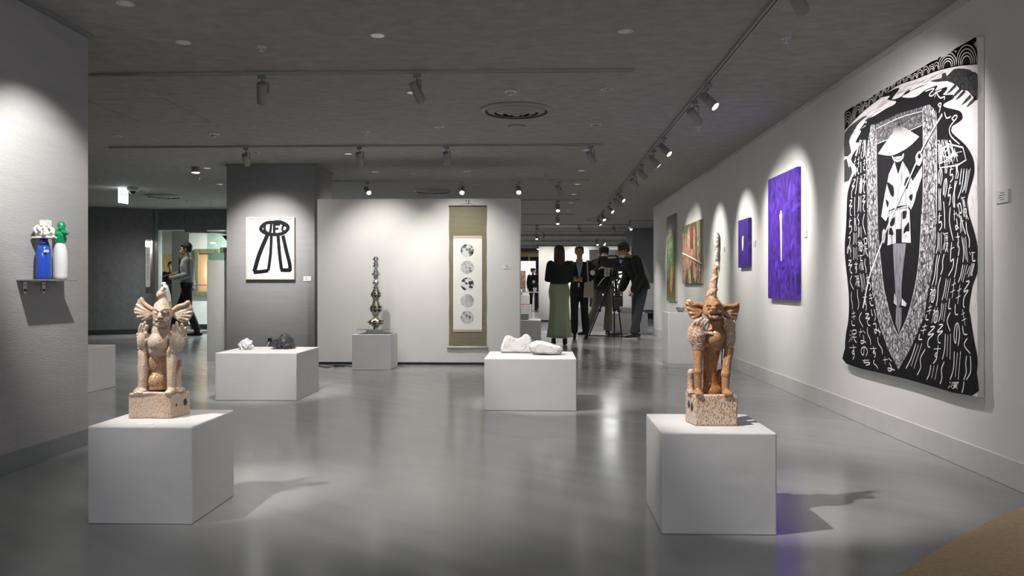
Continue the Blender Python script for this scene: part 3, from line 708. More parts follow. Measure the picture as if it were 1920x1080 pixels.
area(b, [P5(740, 0), P5(800, -20), P5(865, 40), P5(865, 300), P5(875, 700), P7(570, 0), P7(565, 400), P7(530, 640), P7(480, 900), PQ(470, 520), PQ(400, 680), PQ(338, 790), PQ(338, 625), PQ(385, 520), P7(340, 940), P7(375, 770), P7(405, 600), P7(420, 350), P7(440, 0), P5(740, 1080), P5(745, 500)], 2)
b.build('boat_hull', m_stone, big, fix=False)
b = MB(); area(b, [P5(310, 160), P5(530, 60), P5(740, 0), P5(740, 165), P5(520, 260), P5(312, 345)], 2.2); b.build('boat_beam', m_stone2, big, fix=False)
b = MB()
for pl in ([P5(312, 160), P5(318, 700), P5(326, 1080)], [P7(45, 400), P7(90, 800), P7(160, 1080), PQ(338, 620)], [P5(740, 10), P5(745, 500), P5(738, 1080)], [P7(435, 100), P7(415, 480), P7(375, 770), P7(300, 1060), PQ(338, 620)],
           [P5(312, 205), P5(520, 105), P5(740, 40)], [P5(312, 345), P5(520, 262), P5(740, 168)], [P5(865, 50), P5(870, 500), P5(868, 1080)]):
    strk(b, pl, .0045, 3)
# oar, outlines of the coat and the mountain scarps in white
strk(b, [P5(925, 70), P5(760, 350), P5(640, 620), P5(440, 1060), P7(60, 400), P7(0, 560), PQ(190, 330), PQ(160, 480)], .017, 7, 3, False)
b.build('white_outlines', m_paper, big, fix=False)
b = MB(); strk(b, [P5(915, 95), P5(760, 365), P5(640, 635), P5(440, 1065), P7(62, 395)], .003, 8, 3, False); b.build('oar_shading', m_ink, big, fix=False)
# figure
m_coat = mat('brushed_white', (.72, .71, .70), .7, noise=(9, .6), stretch=(1, 6, .8))
def piece(nm, m, *a):
    b = MB(); area(b, *a); return b.build(nm, m, big, fix=False)
piece('robe', m_coat, [P5(482, 505), P5(430, 620), P5(395, 790), P5(358, 1010), P5(400, 1055), P5(430, 1000), P5(425, 960), P5(520, 915), P5(608, 905), P5(633, 950), P5(665, 880), P5(690, 770), P5(650, 690), P5(605, 580), P5(555, 498), P5(514, 625)], 4)
piece('coat_skirt', m_coat, [P7(135, 120), P7(205, 90), P7(250, 90), P7(250, 240), P7(200, 245), P7(200, 370), P7(120, 395)], 4)
piece('coat_skirt', m_coat, [P7(255, 70), P7(325, 65), P7(338, 370), P7(252, 365)], 4)
piece('sash', m_coat, [P5(430, 965), P5(608, 905), P5(612, 955), P5(430, 1010)], 4.3)
piece('face', m_coat, [P5(455, 455), P5(570, 430), P5(565, 470), P5(540, 500), P5(510, 512), P5(475, 500)], 4)
piece('hand', m_coat, [P5(712, 405), P5(740, 440), P5(738, 500), P5(712, 545), P5(685, 520), P5(680, 450)], 7.5, 3)
piece('sleeve', m_coat, [P5(640, 700), P5(735, 545), P5(735, 640), P5(690, 780)], 3.9)
piece('hand', m_coat, [P7(95, 240), P7(108, 290), P7(95, 370), P7(75, 345), P7(80, 260)], 7.5, 3)
piece('sandal', m_coat, [P7(255, 880), P7(297, 925), P7(290, 955), P7(250, 945)], 4)
piece('sandal', m_coat, [P7(185, 830), P7(205, 880), P7(205, 945), P7(180, 925)], 4)
b = MB()
area(b, [P7(170, 375), P7(240, 375), P7(292, 375), P7(262, 640), P7(250, 780), P7(250, 900), P7(225, 970), P7(205, 960), P7(195, 830)], 3.5)
b.build('leggings', mat('painted_grey', (.22, .22, .24), .7, noise=(12, .5), stretch=(1, 6, 1)), big, fix=False); piece('rudder', MATS['painted_grey'], [P8(545, 90), P8(600, 90), P8(600, 250), P8(572, 350), P8(540, 250)], 3.5)
b = MB()
for pl in ([(408, 690), (470, 730), (475, 830), (440, 800)], [(590, 660), (625, 640), (600, 760), (570, 720)], [(612, 830), (650, 800), (640, 870)], [(400, 850), (430, 880), (415, 930)]): area(b, [P5(*p) for p in pl], 5, 2)
area(b, [P5(462, 440), P5(560, 425), P5(553, 452), P5(470, 465)], 5); area(b, [P5(490, 515), P5(538, 515), P5(514, 610)], 5)
area(b, [P5(712, 425), P5(728, 455), P5(715, 480), P5(698, 460)], 8, 3)
for pl in ([(270, 290), (275, 240), (300, 200), (320, 180), (325, 260), (300, 265)], [(135, 290), (140, 240), (160, 230), (180, 290), (160, 300)], [(260, 80), (300, 75), (290, 140), (262, 150)], [(145, 170), (190, 130), (185, 200), (150, 220)]): area(b, [P7(*p) for p in pl], 5, 2)
strk(b, [P7(285, 325), P7(295, 300), P7(305, 325)], .004, 5); strk(b, [P7(140, 335), P7(152, 310), P7(165, 335)], .004, 5)
for pl in ([(470, 470), (520, 485), (560, 460)], [(560, 590), (520, 760), (500, 900)], [(432, 985), (520, 945), (608, 930)], [(480, 640), (482, 900)]): strk(b, [P5(*p) for p in pl], .0035, 5)
b.build('ink_marks', m_ink, big, fix=False)['kind'] = 'stuff'
b = MB(); apex = P5(520, 155)
rim = spline([P5(712, 275), P5(640, 350), P5(560, 405), P5(450, 450), P5(330, 435)], 10)
area(b, [apex] + rim, 6); b.build('straw_hat', mat('hat_white', (.70, .69, .67), .7), big, fix=False)
b = MB()
for i in range(1, len(rim) - 1, 1):
    ribbon(b, [cv(*apex), cv(*rim[i])], .0022, lay, 6.6 * .0006, True)
b.build('hat_ribs', m_inkgrey, big, fix=False)
# lettering that streams down both banks
GL = {'no': [[(.6, .2), (.35, .8), (.15, .6), (.3, .25), (.7, .15), (.9, .5), (.6, .9)]],
      'ki': [[(.2, .2), (.8, .12)], [(.15, .42), (.85, .34)], [(.45, 0), (.6, .6)], [(.2, .6), (.3, .9), (.75, .92)]],
      'chi': [[(.15, .22), (.85, .15)], [(.45, 0), (.25, .55), (.7, .5), (.85, .75), (.4, 1)]], 'ku': [[(.7, 0), (.2, .45), (.75, 1)]],
      'na': [[(.1, .22), (.6, .18)], [(.4, 0), (.15, .5)], [(.7, .1), (.95, .3)], [(.65, .4), (.65, .85), (.3, .95), (.35, .75), (.9, .9)]],
      'mi': [[(.15, .1), (.6, .08), (.2, .8), (.05, .65), (.3, .5), (.95, .75)], [(.8, .4), (.65, 1)]],
      'ri': [[(.25, 0), (.2, .5), (.35, .45)], [(.75, 0), (.8, .6), (.45, 1)]],
      'kawa': [[(.15, 0), (.2, .6), (.05, 1)], [(.5, .05), (.5, .9)], [(.85, 0), (.85, 1)]],
      'namida': [[(.05, .1), (.2, .2)], [(0, .4), (.15, .5)], [(0, .95), (.2, .65)], [(.4, .1), (.9, .1), (.85, .35), (.4, .35)], [(.35, .1), (.35, .9)], [(.35, .6), (.95, .6)], [(.6, .45), (.65, .75), (.95, 1)]],
      'sode': [[(.2, 0), (.3, .1)], [(.05, .2), (.35, .2), (.1, .5)], [(.22, .35), (.22, 1)], [(.5, .25), (.9, .25), (.9, .9), (.5, .9), (.5, .25)], [(.7, 0), (.7, .9)], [(.5, .55), (.9, .55)]],
      'watari': [[(.05, .1), (.2, .2)], [(0, .9), (.2, .6)], [(.3, .15), (.95, .12)], [(.35, .15), (.3, .9)], [(.45, .35), (.9, .33)], [(.6, .2), (.6, .5)], [(.8, .2), (.8, .5)], [(.45, .6), (.85, .6), (.45, 1)], [(.5, .65), (.95, 1)]],
      'nagare': [[(.05, .1), (.2, .2)], [(0, .9), (.2, .6)], [(.35, .12), (.95, .12)], [(.6, .1), (.45, .4), (.9, .4)], [(.45, .5), (.4, 1)], [(.65, .5), (.65, .95)], [(.85, .5), (.85, .9), (1, .9)]],
      'zo': [[(.2, .1), (.8, .1), (.15, .45), (.9, .4), (.4, .65), (.5, .95), (.8, 1)]], 'su': [[(.1, .2), (.9, .18)], [(.55, 0), (.55, .6), (.35, .55), (.5, .4), (.58, .7), (.35, 1)]]}
def bank(tab, y):
    for (y0, x0), (y1, x1) in zip(tab, tab[1:]):
        if y0 <= y <= y1: return x0 + (x1 - x0) * (y - y0) / (y1 - y0)
    return tab[-1][1] if y > tab[-1][0] else tab[0][1]
r_in = [(200, 1757), (420, 1757), (461, 1755), (510, 1748), (560, 1740), (592, 1733), (650, 1710), (696, 1692), (770, 1680)]
r_out = [(216, 1803), (238, 1788), (250, 1786), (271, 1806), (296, 1821), (322, 1824), (351, 1817), (373, 1811), (420, 1821), (435, 1824), (486, 1834), (535, 1821), (584, 1813), (588, 1815), (634, 1822), (671, 1830), (699, 1829), (743, 1820)]
l_out = [(205, 1625), (246, 1619), (270, 1609), (300, 1600), (330, 1601), (359, 1594), (379, 1591), (422, 1590), (474, 1587), (548, 1593), (597, 1594), (652, 1589), (682, 1591)]
l_in = [(200, 1622), (246, 1624), (400, 1624), (420, 1625), (511, 1631), (560, 1639), (607, 1648), (650, 1664), (696, 1682)]
letters = MB(); random.seed(12)
def column(s, ta, tb, y0, y1, hmin, hmax, ww, rnd):
    y = y0
    while y < y1 - 8:
        h = random.uniform(hmin, hmax); h = min(h, y1 - y)
        g = random.choice(['kawa', 'wave', 'wave'] * 4 + list(GL)) if rnd else random.choice(list(GL))
        if g == 'wave':
            n = random.choice((1, 1, 2)); sh = [[(.3 + .4 * k, 0), (.2 + .4 * k + random.uniform(-.2, .2), .35), (.35 + .4 * k, .7), (.25 + .4 * k + random.uniform(-.2, .2), 1)] for k in range(n)]
        else: sh = GL[g]
        for st in sh:
            pts = []
            for (u, v) in st:
                yy = y + v * h; a_, b_ = bank(ta, yy), bank(tb, yy); wd = (b_ - a_); pts.append((a_ + wd * (s + (u - .5) * ww), yy))
            strk(letters, pts, LW, 2.5 if True else 0, 4)
        y += h + random.uniform(2, 5)
LW = .0078
for s in (.10, .26, .42, .58, .74, .90):
    column(s, r_in, r_out, 262 if s < .72 else 316, 700 + 52 * s - 10, 28, 64, .14, True)
for (s, y0, h, g) in ((.25, 232, 22, 'mi'), (.2, 262, 24, 'sode')): pass
LW = .0085
for s in (.14, .40, .64, .88):
    column(s, l_out, l_in, 262, 675 + 25 * s, 20, 40, .21, True)
LW = .0075
strk(letters, [P6(*p) for p in [(840, 655), (930, 625), (880, 690), (910, 700), (950, 660)]], LW, 2.6); strk(letters, [P6(*p) for p in [(960, 650), (935, 715)]], LW, 2.6)
strk(letters, [P6(*p) for p in [(1005, 640), (960, 670), (990, 720), (1035, 710), (1030, 745)]], LW, 2.6)
strk(letters, [P6(*p) for p in [(990, 815), (970, 790), (1000, 775), (990, 830), (980, 870)]], LW, 2.6)
strk(letters, [P5(*p) for p in [(940, 50), (960, 105), (1000, 90)]], LW, 2.6)
strk(letters, [P5(*p) for p in [(1030, 130), (1010, 110), (1040, 80), (1055, 100), (990, 190), (1000, 270), (1080, 345)]], LW, 2.6)
strk(letters, [P5(*p) for p in [(895, 560), (900, 480), (960, 340), (1110, 375), (1140, 490), (1060, 540), (895, 562)]], .009, 2.6, 1)
strk(letters, [P5(*p) for p in [(920, 440), (930, 380), (990, 365), (1015, 420), (980, 465), (920, 450)]], .008, 2.6, 2); strk(letters, [P5(*p) for p in [(940, 430), (970, 395), (975, 430)]], .008, 2.6)
for i in range(5): strk(letters, [P5(905 + i * 30, 520 - i * 4), P5(960 + i * 22, 490 - i * 14), P5(1030 + i * 18, 420 - i * 2)], .004, 2.6)
letters.build('white_lettering', m_paper, big, fix=False)
# mountains, sky strokes and woods along the top
mb_ = MB(); wl = MB()
ridge = spline([P6(*p) for p in [(1362, 375), (1200, 388), (960, 442), (760, 522), (560, 592), (380, 722), (200, 862), (5, 1065)]], 8)[::-1]
def ridge_y(x):
    for a, c in zip(ridge, ridge[1:]):
        if a[0] <= x <= c[0]: return a[1] + (c[1] - a[1]) * (x - a[0]) / (c[0] - a[0] + 1e-9)
    return ridge[-1][1] if x > ridge[-1][0] else ridge[0][1]
for (cx_, w_, h_) in ((1588, 22, 34), (1608, 24, 36), (1622, 12, 15), (1634, 14, 18), (1646, 14, 17), (1658, 12, 14), (1670, 12, 14), (1681, 12, 13), (1692, 12, 13), (1705, 14, 14), (1716, 12, 13), (1725, 14, 18), (1736, 16, 20), (1747, 14, 14), (1756, 14, 20), (1777, 42, 34), (1813, 46, 44)):
    def arch(s, off=0):
        return [(cx_ + w_ * .5 * s * math.sin(t), ridge_y(max(1581, min(1832, cx_ + w_ * .5 * s * math.sin(t)))) - h_ * s * max(0, math.cos(t)) ** .8) for t in [(-math.pi / 2) + math.pi * i / 14 for i in range(15)]]
    P_ = arch(1.0); P_ = [(min(1833, max(1580, x)), y) for x, y in P_]; area(mb_, P_ + [(P_[-1][0] - .01, P_[-1][1] + 1)], 2)
    for k_, s in enumerate((.82, .66, .5, .36) if w_ > 20 else (.78, .52)):
        q_ = [(x, y) for x, y in arch(s) if 1581 < x < 1832]
        if len(q_) > 2: strk(wl, q_, .006 if w_ > 30 else .004, 3, 1)
strk(mb_, ridge, .007, 2, 1, False)
top = lambda x: 210.5 - (x - 1580) * .587
random.seed(3)
for i in range(60):
    x = random.uniform(1582, 1822); l = random.uniform(6, 22); dy = random.uniform(2, 8) * (1 if x < 1740 else 1.8)
    x1_ = min(1831, x + l)
    strk(mb_, [(x, top(x) + dy), ((x + x1_) / 2, top((x + x1_) / 2) + dy + random.uniform(-1, 1)), (x1_, top(x1_) + dy)], random.uniform(.006, .016), 2.2, 3)
mb_.build('mountains', m_ink, big, fix=False); wl.build('mountain_contours', m_paper, big, fix=False)
b = MB(); random.seed(5)
area(b, [P6(*p) for p in [(1005, 480), (1045, 465), (1060, 500), (1130, 430), (1230, 425), (1300, 440), (1320, 460), (1372, 480), (1380, 730), (1330, 720), (1270, 650), (1200, 640), (1150, 590), (1060, 550), (960, 560), (890, 550), (1000, 520)]], 2, 2)
for (x, y) in ((1200, 630), (1240, 650), (1300, 700), (1350, 720), (1150, 590)):
    strk(b, [P6(x, y), P6(x - 50, y + 50), P6(x - 95, y + 95)], [.035, .018, .004] + [.003] * 20, 2, 1)
woods_right = b; b = MB()
area(b, [P5(*p) for p in [(20, 250), (60, 190), (150, 120), (190, 95), (230, 85), (150, 150), (100, 230), (60, 320), (80, 420), (10, 460)]], 2, 2)
area(b, [P5(*p) for p in [(10, 500), (35, 475), (60, 560), (75, 540), (90, 600), (60, 680), (10, 700)]], 2)
m_woods = mat('painted_woods', (.05, .05, .05), .7); stone_nodes(m_woods, 45, (1, 1, 1))
for nd in N(m_woods):
    if nd.type == 'VALTORGB' and len(nd.color_ramp.elements) == 3 and nd.color_ramp.elements[2].color[0] > .75 and nd.color_ramp.elements[0].position > .2: nd.color_ramp.elements[2].color = (.07, .07, .07, 1); nd.color_ramp.elements[1].color = (.03, .03, .03, 1)
b.build('woods', m_woods, big, fix=False); woods_right.build('woods', m_woods, big, fix=False)
b = MB()
for i in range(36):
    x = random.uniform(1590, 1760); y = ridge_y(x) + random.uniform(8, 20); strk(b, [(x, y), (x + 6, y - 3), (x + 14, y - 7)], .0022, 2, 1)
b.build('field_strokes', m_inkgrey, big, fix=False)['kind'] = 'stuff'

# ------------------------------------------------------------------ violet paintings
def violet(name, stretch, seed, dark):
    m = mat(name, (.09, .02, .42), .38); v = vec(m, stretch); b_ = N(m)['Principled BSDF']
    n = tex(m, 'ShaderNodeTexNoise', Scale=5.0, Detail=4.0, Distortion=2.6); link(m, v, n.inputs['Vector'])
    r = ramp(m, [(.3, (.02, .004, .09)), (.46, (.055, .012, .28)), (.6, (.10, .028, .46)), (.75, (.17, .08, .62))] if not dark else [(.3, (.006, .002, .035)), (.48, (.035, .006, .22)), (.62, (.095, .022, .48)), (.78, (.14, .06, .60))], n.outputs['Fac'])
    link(m, r.outputs[0], base(m)); bp = N(m).new('ShaderNodeBump'); bp.inputs['Strength'].default_value = .3; bp.inputs['Distance'].default_value = .004
    link(m, n.outputs['Fac'], bp.inputs['Height']); link(m, bp.outputs[0], b_.inputs['Normal']); return m
m_v1 = violet('violet_paint', (1, 1.6, 1.0), 1, False); m_v2 = violet('violet_dark_paint', (1, 6.0, .8), 2, True)
def wall_panel(name, xl, xr, xface, zt, zb, m, label, side=None):
    ya = onX(xr, 535, xface).y; yb = onX(xl, 535, xface).y
    o = empty(name, (XW - .001, (ya + yb) / 2, (zt + zb) / 2), label, 'painting')
    h_, w_ = (zt - zb) / 2, (yb - ya) / 2; t = XW - .001 - xface
    bb = MB(); bb.box2((-t, -w_, -h_), (0, w_, h_)); bb.build('canvas', m, o, bevel=.003)
    if side: MB().box2((-t + .006, -w_ - .004, -h_), (0, -w_ - .0005, h_)).build('canvas_edge', side, o)
    o['t'] = t; return o
xf = 2.303
v1 = wall_panel('violet_painting', 1440, 1494.5, xf, 2.06, .87, m_v1, 'large violet panel painting with a thin white sword shape, on the long white wall')
def onp(o, pts, xface): return [((lambda q: (q.y - o.location.y, q.z - o.location.z))(onX(px, py, xface))) for px, py in pts]
def V1(x, y): return (1430 + x / 3.6, 290 + y / 3.6)
sw_ = onp(v1, [V1(*q) for q in [(124, 377), (129, 377), (129, 398), (134, 403), (132, 425), (129.5, 455), (131, 550), (129, 715), (127, 718), (125.5, 600), (122.5, 455), (119, 425), (117, 405), (123, 398)]], xf)
MB().prism(sw_, 0, xf - XW - .006, xf - XW + .0005).build('sword_shape', m_card, v1)
v2 = wall_panel('violet_painting', 1384, 1403, xf, onX(1384, 414, xf).z, onX(1384, 502, xf).z, m_v2, 'small dark violet panel painting with a short white sword shape, on the long white wall')
def RW(x, y): return (1240 + x / 6.353, 390 + y / 6.353)
sw_ = onp(v2, [RW(*q) for q in [(970, 345), (978, 328), (985, 350), (984, 440), (978, 518), (970, 490), (966, 400)]], xf)
MB().prism(sw_, 0, xf - XW - .006, xf - XW + .0005).build('sword_shape', m_card, v2)
# thin white relief
wr = empty('white_relief', (XW, onX(1348.5, 470, XW).y, onX(1348.5, 470, XW).z), 'thin vertical white plaster relief strip on the long white wall', 'relief')
b = MB(); random.seed(21); L_ = (onX(1348.5, 438, 2.3).z - onX(1348.5, 500, 2.3).z)
for i in range(26):
    z = L_ / 2 - L_ * i / 25; b.ell((-.03 + random.uniform(-.008, .008), random.uniform(-.03, .03), z), (.03, random.uniform(.035, .06), .032), (random.uniform(-1, 1), 0, 0), n=10, m=7)
b.build('relief_body', mat('relief_white', (.80, .78, .70), .5), wr, remesh=.007, relax=1)
# flesh coloured painting
m_pg = mat('painted_green', (.085, .12, .045), .6, noise=(9, .3)); m_flesh = mat('painted_flesh', (.62, .33, .20), .6); m_redp = mat('painted_red', (.36, .01, .02), .5, noise=(50, .6))
m_tan = mat('painted_tan', (.40, .33, .22), .6, noise=(30, .3), stretch=(1, 6, 1)); m_edge = mat('canvas_edge_tan', (.50, .44, .36), .6)
def flesh_nodes(m, thr, red):
    v = vec(m, (1, 1.2, .6)); n = tex(m, 'ShaderNodeTexNoise', Scale=22.0, Detail=3.0); link(m, v, n.inputs['Vector'])
    n2 = tex(m, 'ShaderNodeTexNoise', Scale=5.0, Detail=2.0); link(m, v, n2.inputs['Vector'])
    r2 = ramp(m, [(.3, (.50, .24, .15)), (.55, (.66, .42, .28)), (.7, (.80, .66, .52))], n2.outputs['Fac'])
    r = ramp(m, [(thr, (0, 0, 0)), (thr + .03, (1, 1, 1))], n.outputs['Fac']); mx = N(m).new('ShaderNodeMixRGB'); link(m, r.outputs[0], mx.inputs[0]); link(m, r2.outputs[0], mx.inputs[1]); mx.inputs[2].default_value = (*red, 1); link(m, mx.outputs[0], base(m))
flesh_nodes(m_flesh, .55, (.38, .02, .03))
m_brownp = mat('painted_brown_specks', (.3, .2, .15), .6); flesh_nodes(m_brownp, .5, (.16, .06, .05))
zt_, zb_ = onX(1280, 425, xf).z, onX(1280, 532, xf).z
fp_ = wall_panel('flesh_painting', 1280, 1314, xf, zt_, zb_, m_pg, 'painting of flesh coloured finger forms on green with a white diagonal bar', m_edge)
def layer(o, polys, name, m, lv, xface=xf, k=3):
    bb = MB(); hh = max(abs(v[2]) for v in [c for c in o.children[0].bound_box]); wy = max(abs(c[1]) for c in o.children[0].bound_box)
    for pl in polys:
        q = onp(o, pl, xface); q = spline(q + [q[0]], k)[:-1] if k else q
        q = [(max(-wy + .002, min(wy - .002, a_)), max(-hh + .002, min(hh - .002, c_))) for a_, c_ in q]
        from mathutils.geometry import tessellate_polygon
        bb.add([(xface - XW - .0008 * lv, a_, c_) for a_, c_ in q], [tuple(t) for t in tessellate_polygon([[Vector((a_, c_, 0)) for a_, c_ in q]])])
    return bb.build(name, m, o, fix=False)
RP = lambda L: [RW(*q) for q in L]
layer(fp_, [RP([(257, 300), (268, 320), (275, 600), (285, 890), (262, 900), (257, 600)]), RP([(285, 290), (298, 320), (305, 480), (305, 700), (285, 870), (275, 600), (278, 400)]),
            RP([(325, 200), (342, 300), (345, 480), (372, 490), (375, 620), (345, 700), (355, 895), (325, 900), (312, 700), (306, 450), (314, 300)]),
            RP([(390, 205), (408, 290), (405, 480), (412, 640), (400, 690), (425, 730), (410, 895), (385, 800), (378, 650), (380, 400), (382, 260)])], 'finger_form', m_flesh, 1)
layer(fp_, [RP([(362, 185), (382, 175), (376, 330), (365, 480), (352, 470), (356, 320)])], 'red_streak', m_redp, 1.5)
layer(fp_, [RP([(420, 160), (470, 140), (480, 140), (480, 898), (430, 898), (428, 600), (425, 300)])], 'tan_strip', m_tan, 1, k=0)
layer(fp_, [RP([(432, 345), (448, 340), (455, 450), (450, 700), (445, 895), (432, 880), (430, 600)]), RP([(455, 560), (468, 540), (466, 800), (455, 820)])], 'speckled_stalk', m_brownp, 2)
q = onp(fp_, RP([(257, 541), (470, 655)]), xf - .02)
MB().tube([(xf - XW - .02, q[0][0], q[0][1]), (xf - XW - .02, q[1][0], q[1][1])], .011, 10).build('white_bar', m_card, fp_)
# tall green painting
m_gr = mat('green_field', (.1, .15, .06), .6)
def gr_nodes(m):
    tc = N(m).new('ShaderNodeTexCoord'); sp = N(m).new('ShaderNodeSeparateXYZ'); link(m, tc.outputs['Object'], sp.inputs[0])
    n = tex(m, 'ShaderNodeTexNoise', Scale=14.0, Detail=5.0); v = vec(m, (1, 2, .8)); link(m, v, n.inputs['Vector'])
    ad = N(m).new('ShaderNodeMath'); ad.operation = 'MULTIPLY_ADD'; link(m, n.outputs['Fac'], ad.inputs[0]); ad.inputs[1].default_value = .3; link(m, sp.outputs[2], ad.inputs[2])
    mr = N(m).new('ShaderNodeMapRange'); mr.inputs['From Min'].default_value = -.75; mr.inputs['From Max'].default_value = 1.0; link(m, ad.outputs[0], mr.inputs[0])
    r = ramp(m, [(.0, (.50, .45, .36)), (.12, (.16, .16, .07)), (.3, (.06, .10, .03)), (.55, (.09, .15, .06)), (.70, (.10, .10, .08)), (.82, (.16, .14, .17)), (1.0, (.035, .032, .045))], mr.outputs[0]); link(m, r.outputs[0], base(m))
gr_nodes(m_gr)
gp = wall_panel('green_painting', 1250, 1266, xf, onX(1250, 408, xf).z, onX(1250, 564, xf).z, m_gr, 'tall narrow painting of pale green grass and an orange root under dusk', m_edge)
b = MB(); random.seed(8); wy = max(abs(c[1]) for c in gp.children[0].bound_box)
for i in range(150):
    y = random.uniform(-wy + .05, wy - .05); z = random.uniform(-.45, .25); l = random.uniform(.1, .34)
    pts = spline([(y, z), (y + random.uniform(-.03, .03), z + l * .6), (max(-wy, min(wy, y + random.uniform(-.12, .12))), min(.60, z + l)), (max(-wy, min(wy, y + random.uniform(-.16, .16))), min(.58, z + l * .9))], 4)
    ribbon(b, pts, .012, lambda y_, z_, o_: (xf - XW - .0008 - o_, y_, z_), random.uniform(0, .001))
b.build('grass_strokes', mat('pale_green_paint', (.27, .36, .17), .6, noise=(8, .4)), gp, fix=False)
layer(gp, [RP([(125, 700), (135, 740), (136, 860), (130, 960), (120, 1015), (108, 960), (108, 860), (118, 740)])], 'orange_root', mat('orange_paint', (.62, .28, .10), .6, noise=(20, .3)), 3)

# ------------------------------------------------------------------ far framed work (black with white drawn sheet)
fY_ = RY - .03
def FW(x, y): q = onY(1000 + x / 5.14, 440 + y / 5.14, fY_); return (q.x, q.z)
a, b2 = FW(540, 690), FW(862, 145)
fwk = empty('far_painting', ((a[0] + b2[0]) / 2, fY_, (a[1] + b2[1]) / 2), 'large black framed work with a white drawn sheet on the far partition behind the cameraman', 'painting')
A_, B_ = rel(a, fwk), rel(b2, fwk); MB().box2((A_[0], 0, A_[1]), (B_[0], .0295, B_[1])).build('frame', mat('soft_black', (.02, .02, .022), .35), fwk, bevel=.004)
c1, c2 = rel(FW(640, 585), fwk), rel(FW(855, 305), fwk); MB().box2((c1[0], -.004, c1[1]), (c2[0], -.0005, c2[1])).build('white_sheet', m_card, fwk)
b = MB(); fpl = lambda x, z, o: (x, -.0045 - o, z)
for pl in ([(780, 370), (800, 385), (858, 375)], [(790, 430), (830, 420), (800, 470), (850, 480)], [(770, 500), (815, 540), (855, 575)], [(790, 510), (850, 545)], [(770, 440), (775, 570)], [(800, 400), (850, 440), (860, 500)], [(650, 420), (700, 520), (760, 560)], [(650, 350), (760, 380)]):
    ribbon(b, spline([rel(FW(*q), fwk) for q in pl], 4), .045, fpl, random.uniform(0, .001))
b.build('brush_drawing', m_ink, fwk, fix=False)
# warm gold framed picture seen past the walking man
gY_ = 17.76
def FG(x, y): q = onY(160 + x / 3.6, 380 + y / 3.6, gY_); return (q.x, q.z)
a, b2 = FG(735, 630), FG(905, 312)
gf = empty('gold_framed_picture', ((a[0] + b2[0]) / 2, gY_, (a[1] + b2[1]) / 2), 'gold framed picture of a hazy orange and violet glow behind the walking man', 'picture')
A_, B_ = rel(a, gf), rel(b2, gf); w_ = .11; m_gold = mat('dull_gold', (.34, .28, .14), .4, .5, noise=(12, .2)); bb = MB()
bb.box2((A_[0], -.03, A_[1]), (A_[0] + w_, .035, B_[1])); bb.box2((B_[0] - w_, -.03, A_[1]), (B_[0], .035, B_[1])); bb.box2((A_[0] + w_, -.03, A_[1]), (B_[0] - w_, .035, A_[1] + w_)); bb.box2((A_[0] + w_, -.03, B_[1] - w_), (B_[0] - w_, .035, B_[1]))
bb.build('frame', m_gold, gf, bevel=.015)
m_haze = mat('hazy_glow', (.4, .3, .3), .7); v = vec(m_haze, (2.2, 1, .8)); gt = tex(m_haze, 'ShaderNodeTexGradient'); gt.gradient_type = 'SPHERICAL'; link(m_haze, v, gt.inputs['Vector'])
r = ramp(m_haze, [(.1, (.24, .22, .28)), (.5, (.40, .30, .28)), (.75, (.75, .36, .14)), (1, (.9, .75, .5))], gt.outputs['Fac']); link(m_haze, r.outputs[0], base(m_haze))
MB().box2((A_[0] + w_, .0, A_[1] + w_), (B_[0] - w_, .03, B_[1] - w_)).build('canvas', m_haze, gf)
# ------------------------------------------------------------------ ceiling tracks and spot heads
GAIN = 4.2
m_rail = mat('rail_grey', (.40, .39, .37), .5)
def track(name, a, b, label):
    a, b = Vector(a), Vector(b); d = b - a; L = d.length; o = empty(name, (a + b) / 2, label, 'lighting track', rz=math.atan2(d.y, d.x))
    MB().box2((-L / 2, -.016, -.020), (L / 2, .016, -.0005)).build('rail', m_rail, o)
    MB().box2((-L / 2 + .01, -.006, -.0206), (L / 2 - .01, .006, -.0201)).build('slot', m_dark, o); return o
def C(px, py): return fl(px, py, CEIL)
TR = [((165, 142.5), (1190, 125), 'nearest crosswise ceiling track, carrying two grey spot heads'), ((205, 281), (1130, 263), 'second crosswise ceiling track, with four grey spot heads facing away'),
      ((560, 340), (1104, 336), 'third crosswise ceiling track, just above the moon scroll partition'), ((979, 374), (1087, 374), 'fourth crosswise ceiling track, short run with one lit spot'),
      ((979, 401), (1075, 401), 'fifth crosswise ceiling track, short run with one lit spot'), ((979, 420), (1180, 421), 'sixth crosswise ceiling track in front of the dark far column'),
      ((979, 434), (1170, 434), 'seventh crosswise ceiling track, down the hall'), ((979, 447), (1180, 447), 'eighth crosswise ceiling track, above the far partition'), ((979, 456), (1150, 456), 'last crosswise ceiling track, at the back of the hall')]
TY = []
for i, (a, b, t) in enumerate(TR):
    pa, pb = C(*a), C(*b); y = (pa.y + pb.y) / 2; TY.append(y); xa = onY(a[0], 400, y).x; xb = onY(b[0], 400, y).x
    if i == 0: xa = XL - .4; 
    if i < 1: xa = onY(165, 400, y).x - .3
    track('lighting_track', (xa, y, CEIL), (xb, y, CEIL), t)
TX = C(1290, 192).x; 
track('lighting_track', (TX, .6, CEIL), (TX + .06, C(1122, 404).y, CEIL), 'long lighting track running down the hall beside the long white wall')
track('lighting_track', (-3.2, 2.75, CEIL), (1.1, 2.75, CEIL), 'crosswise lighting track just above the frame')
track('lighting_track', (C(1178, 413).x, C(1178, 413).y, CEIL), (C(1226, 412).x, C(1226, 413).y, CEIL), 'short lighting track by the end of the long white wall')

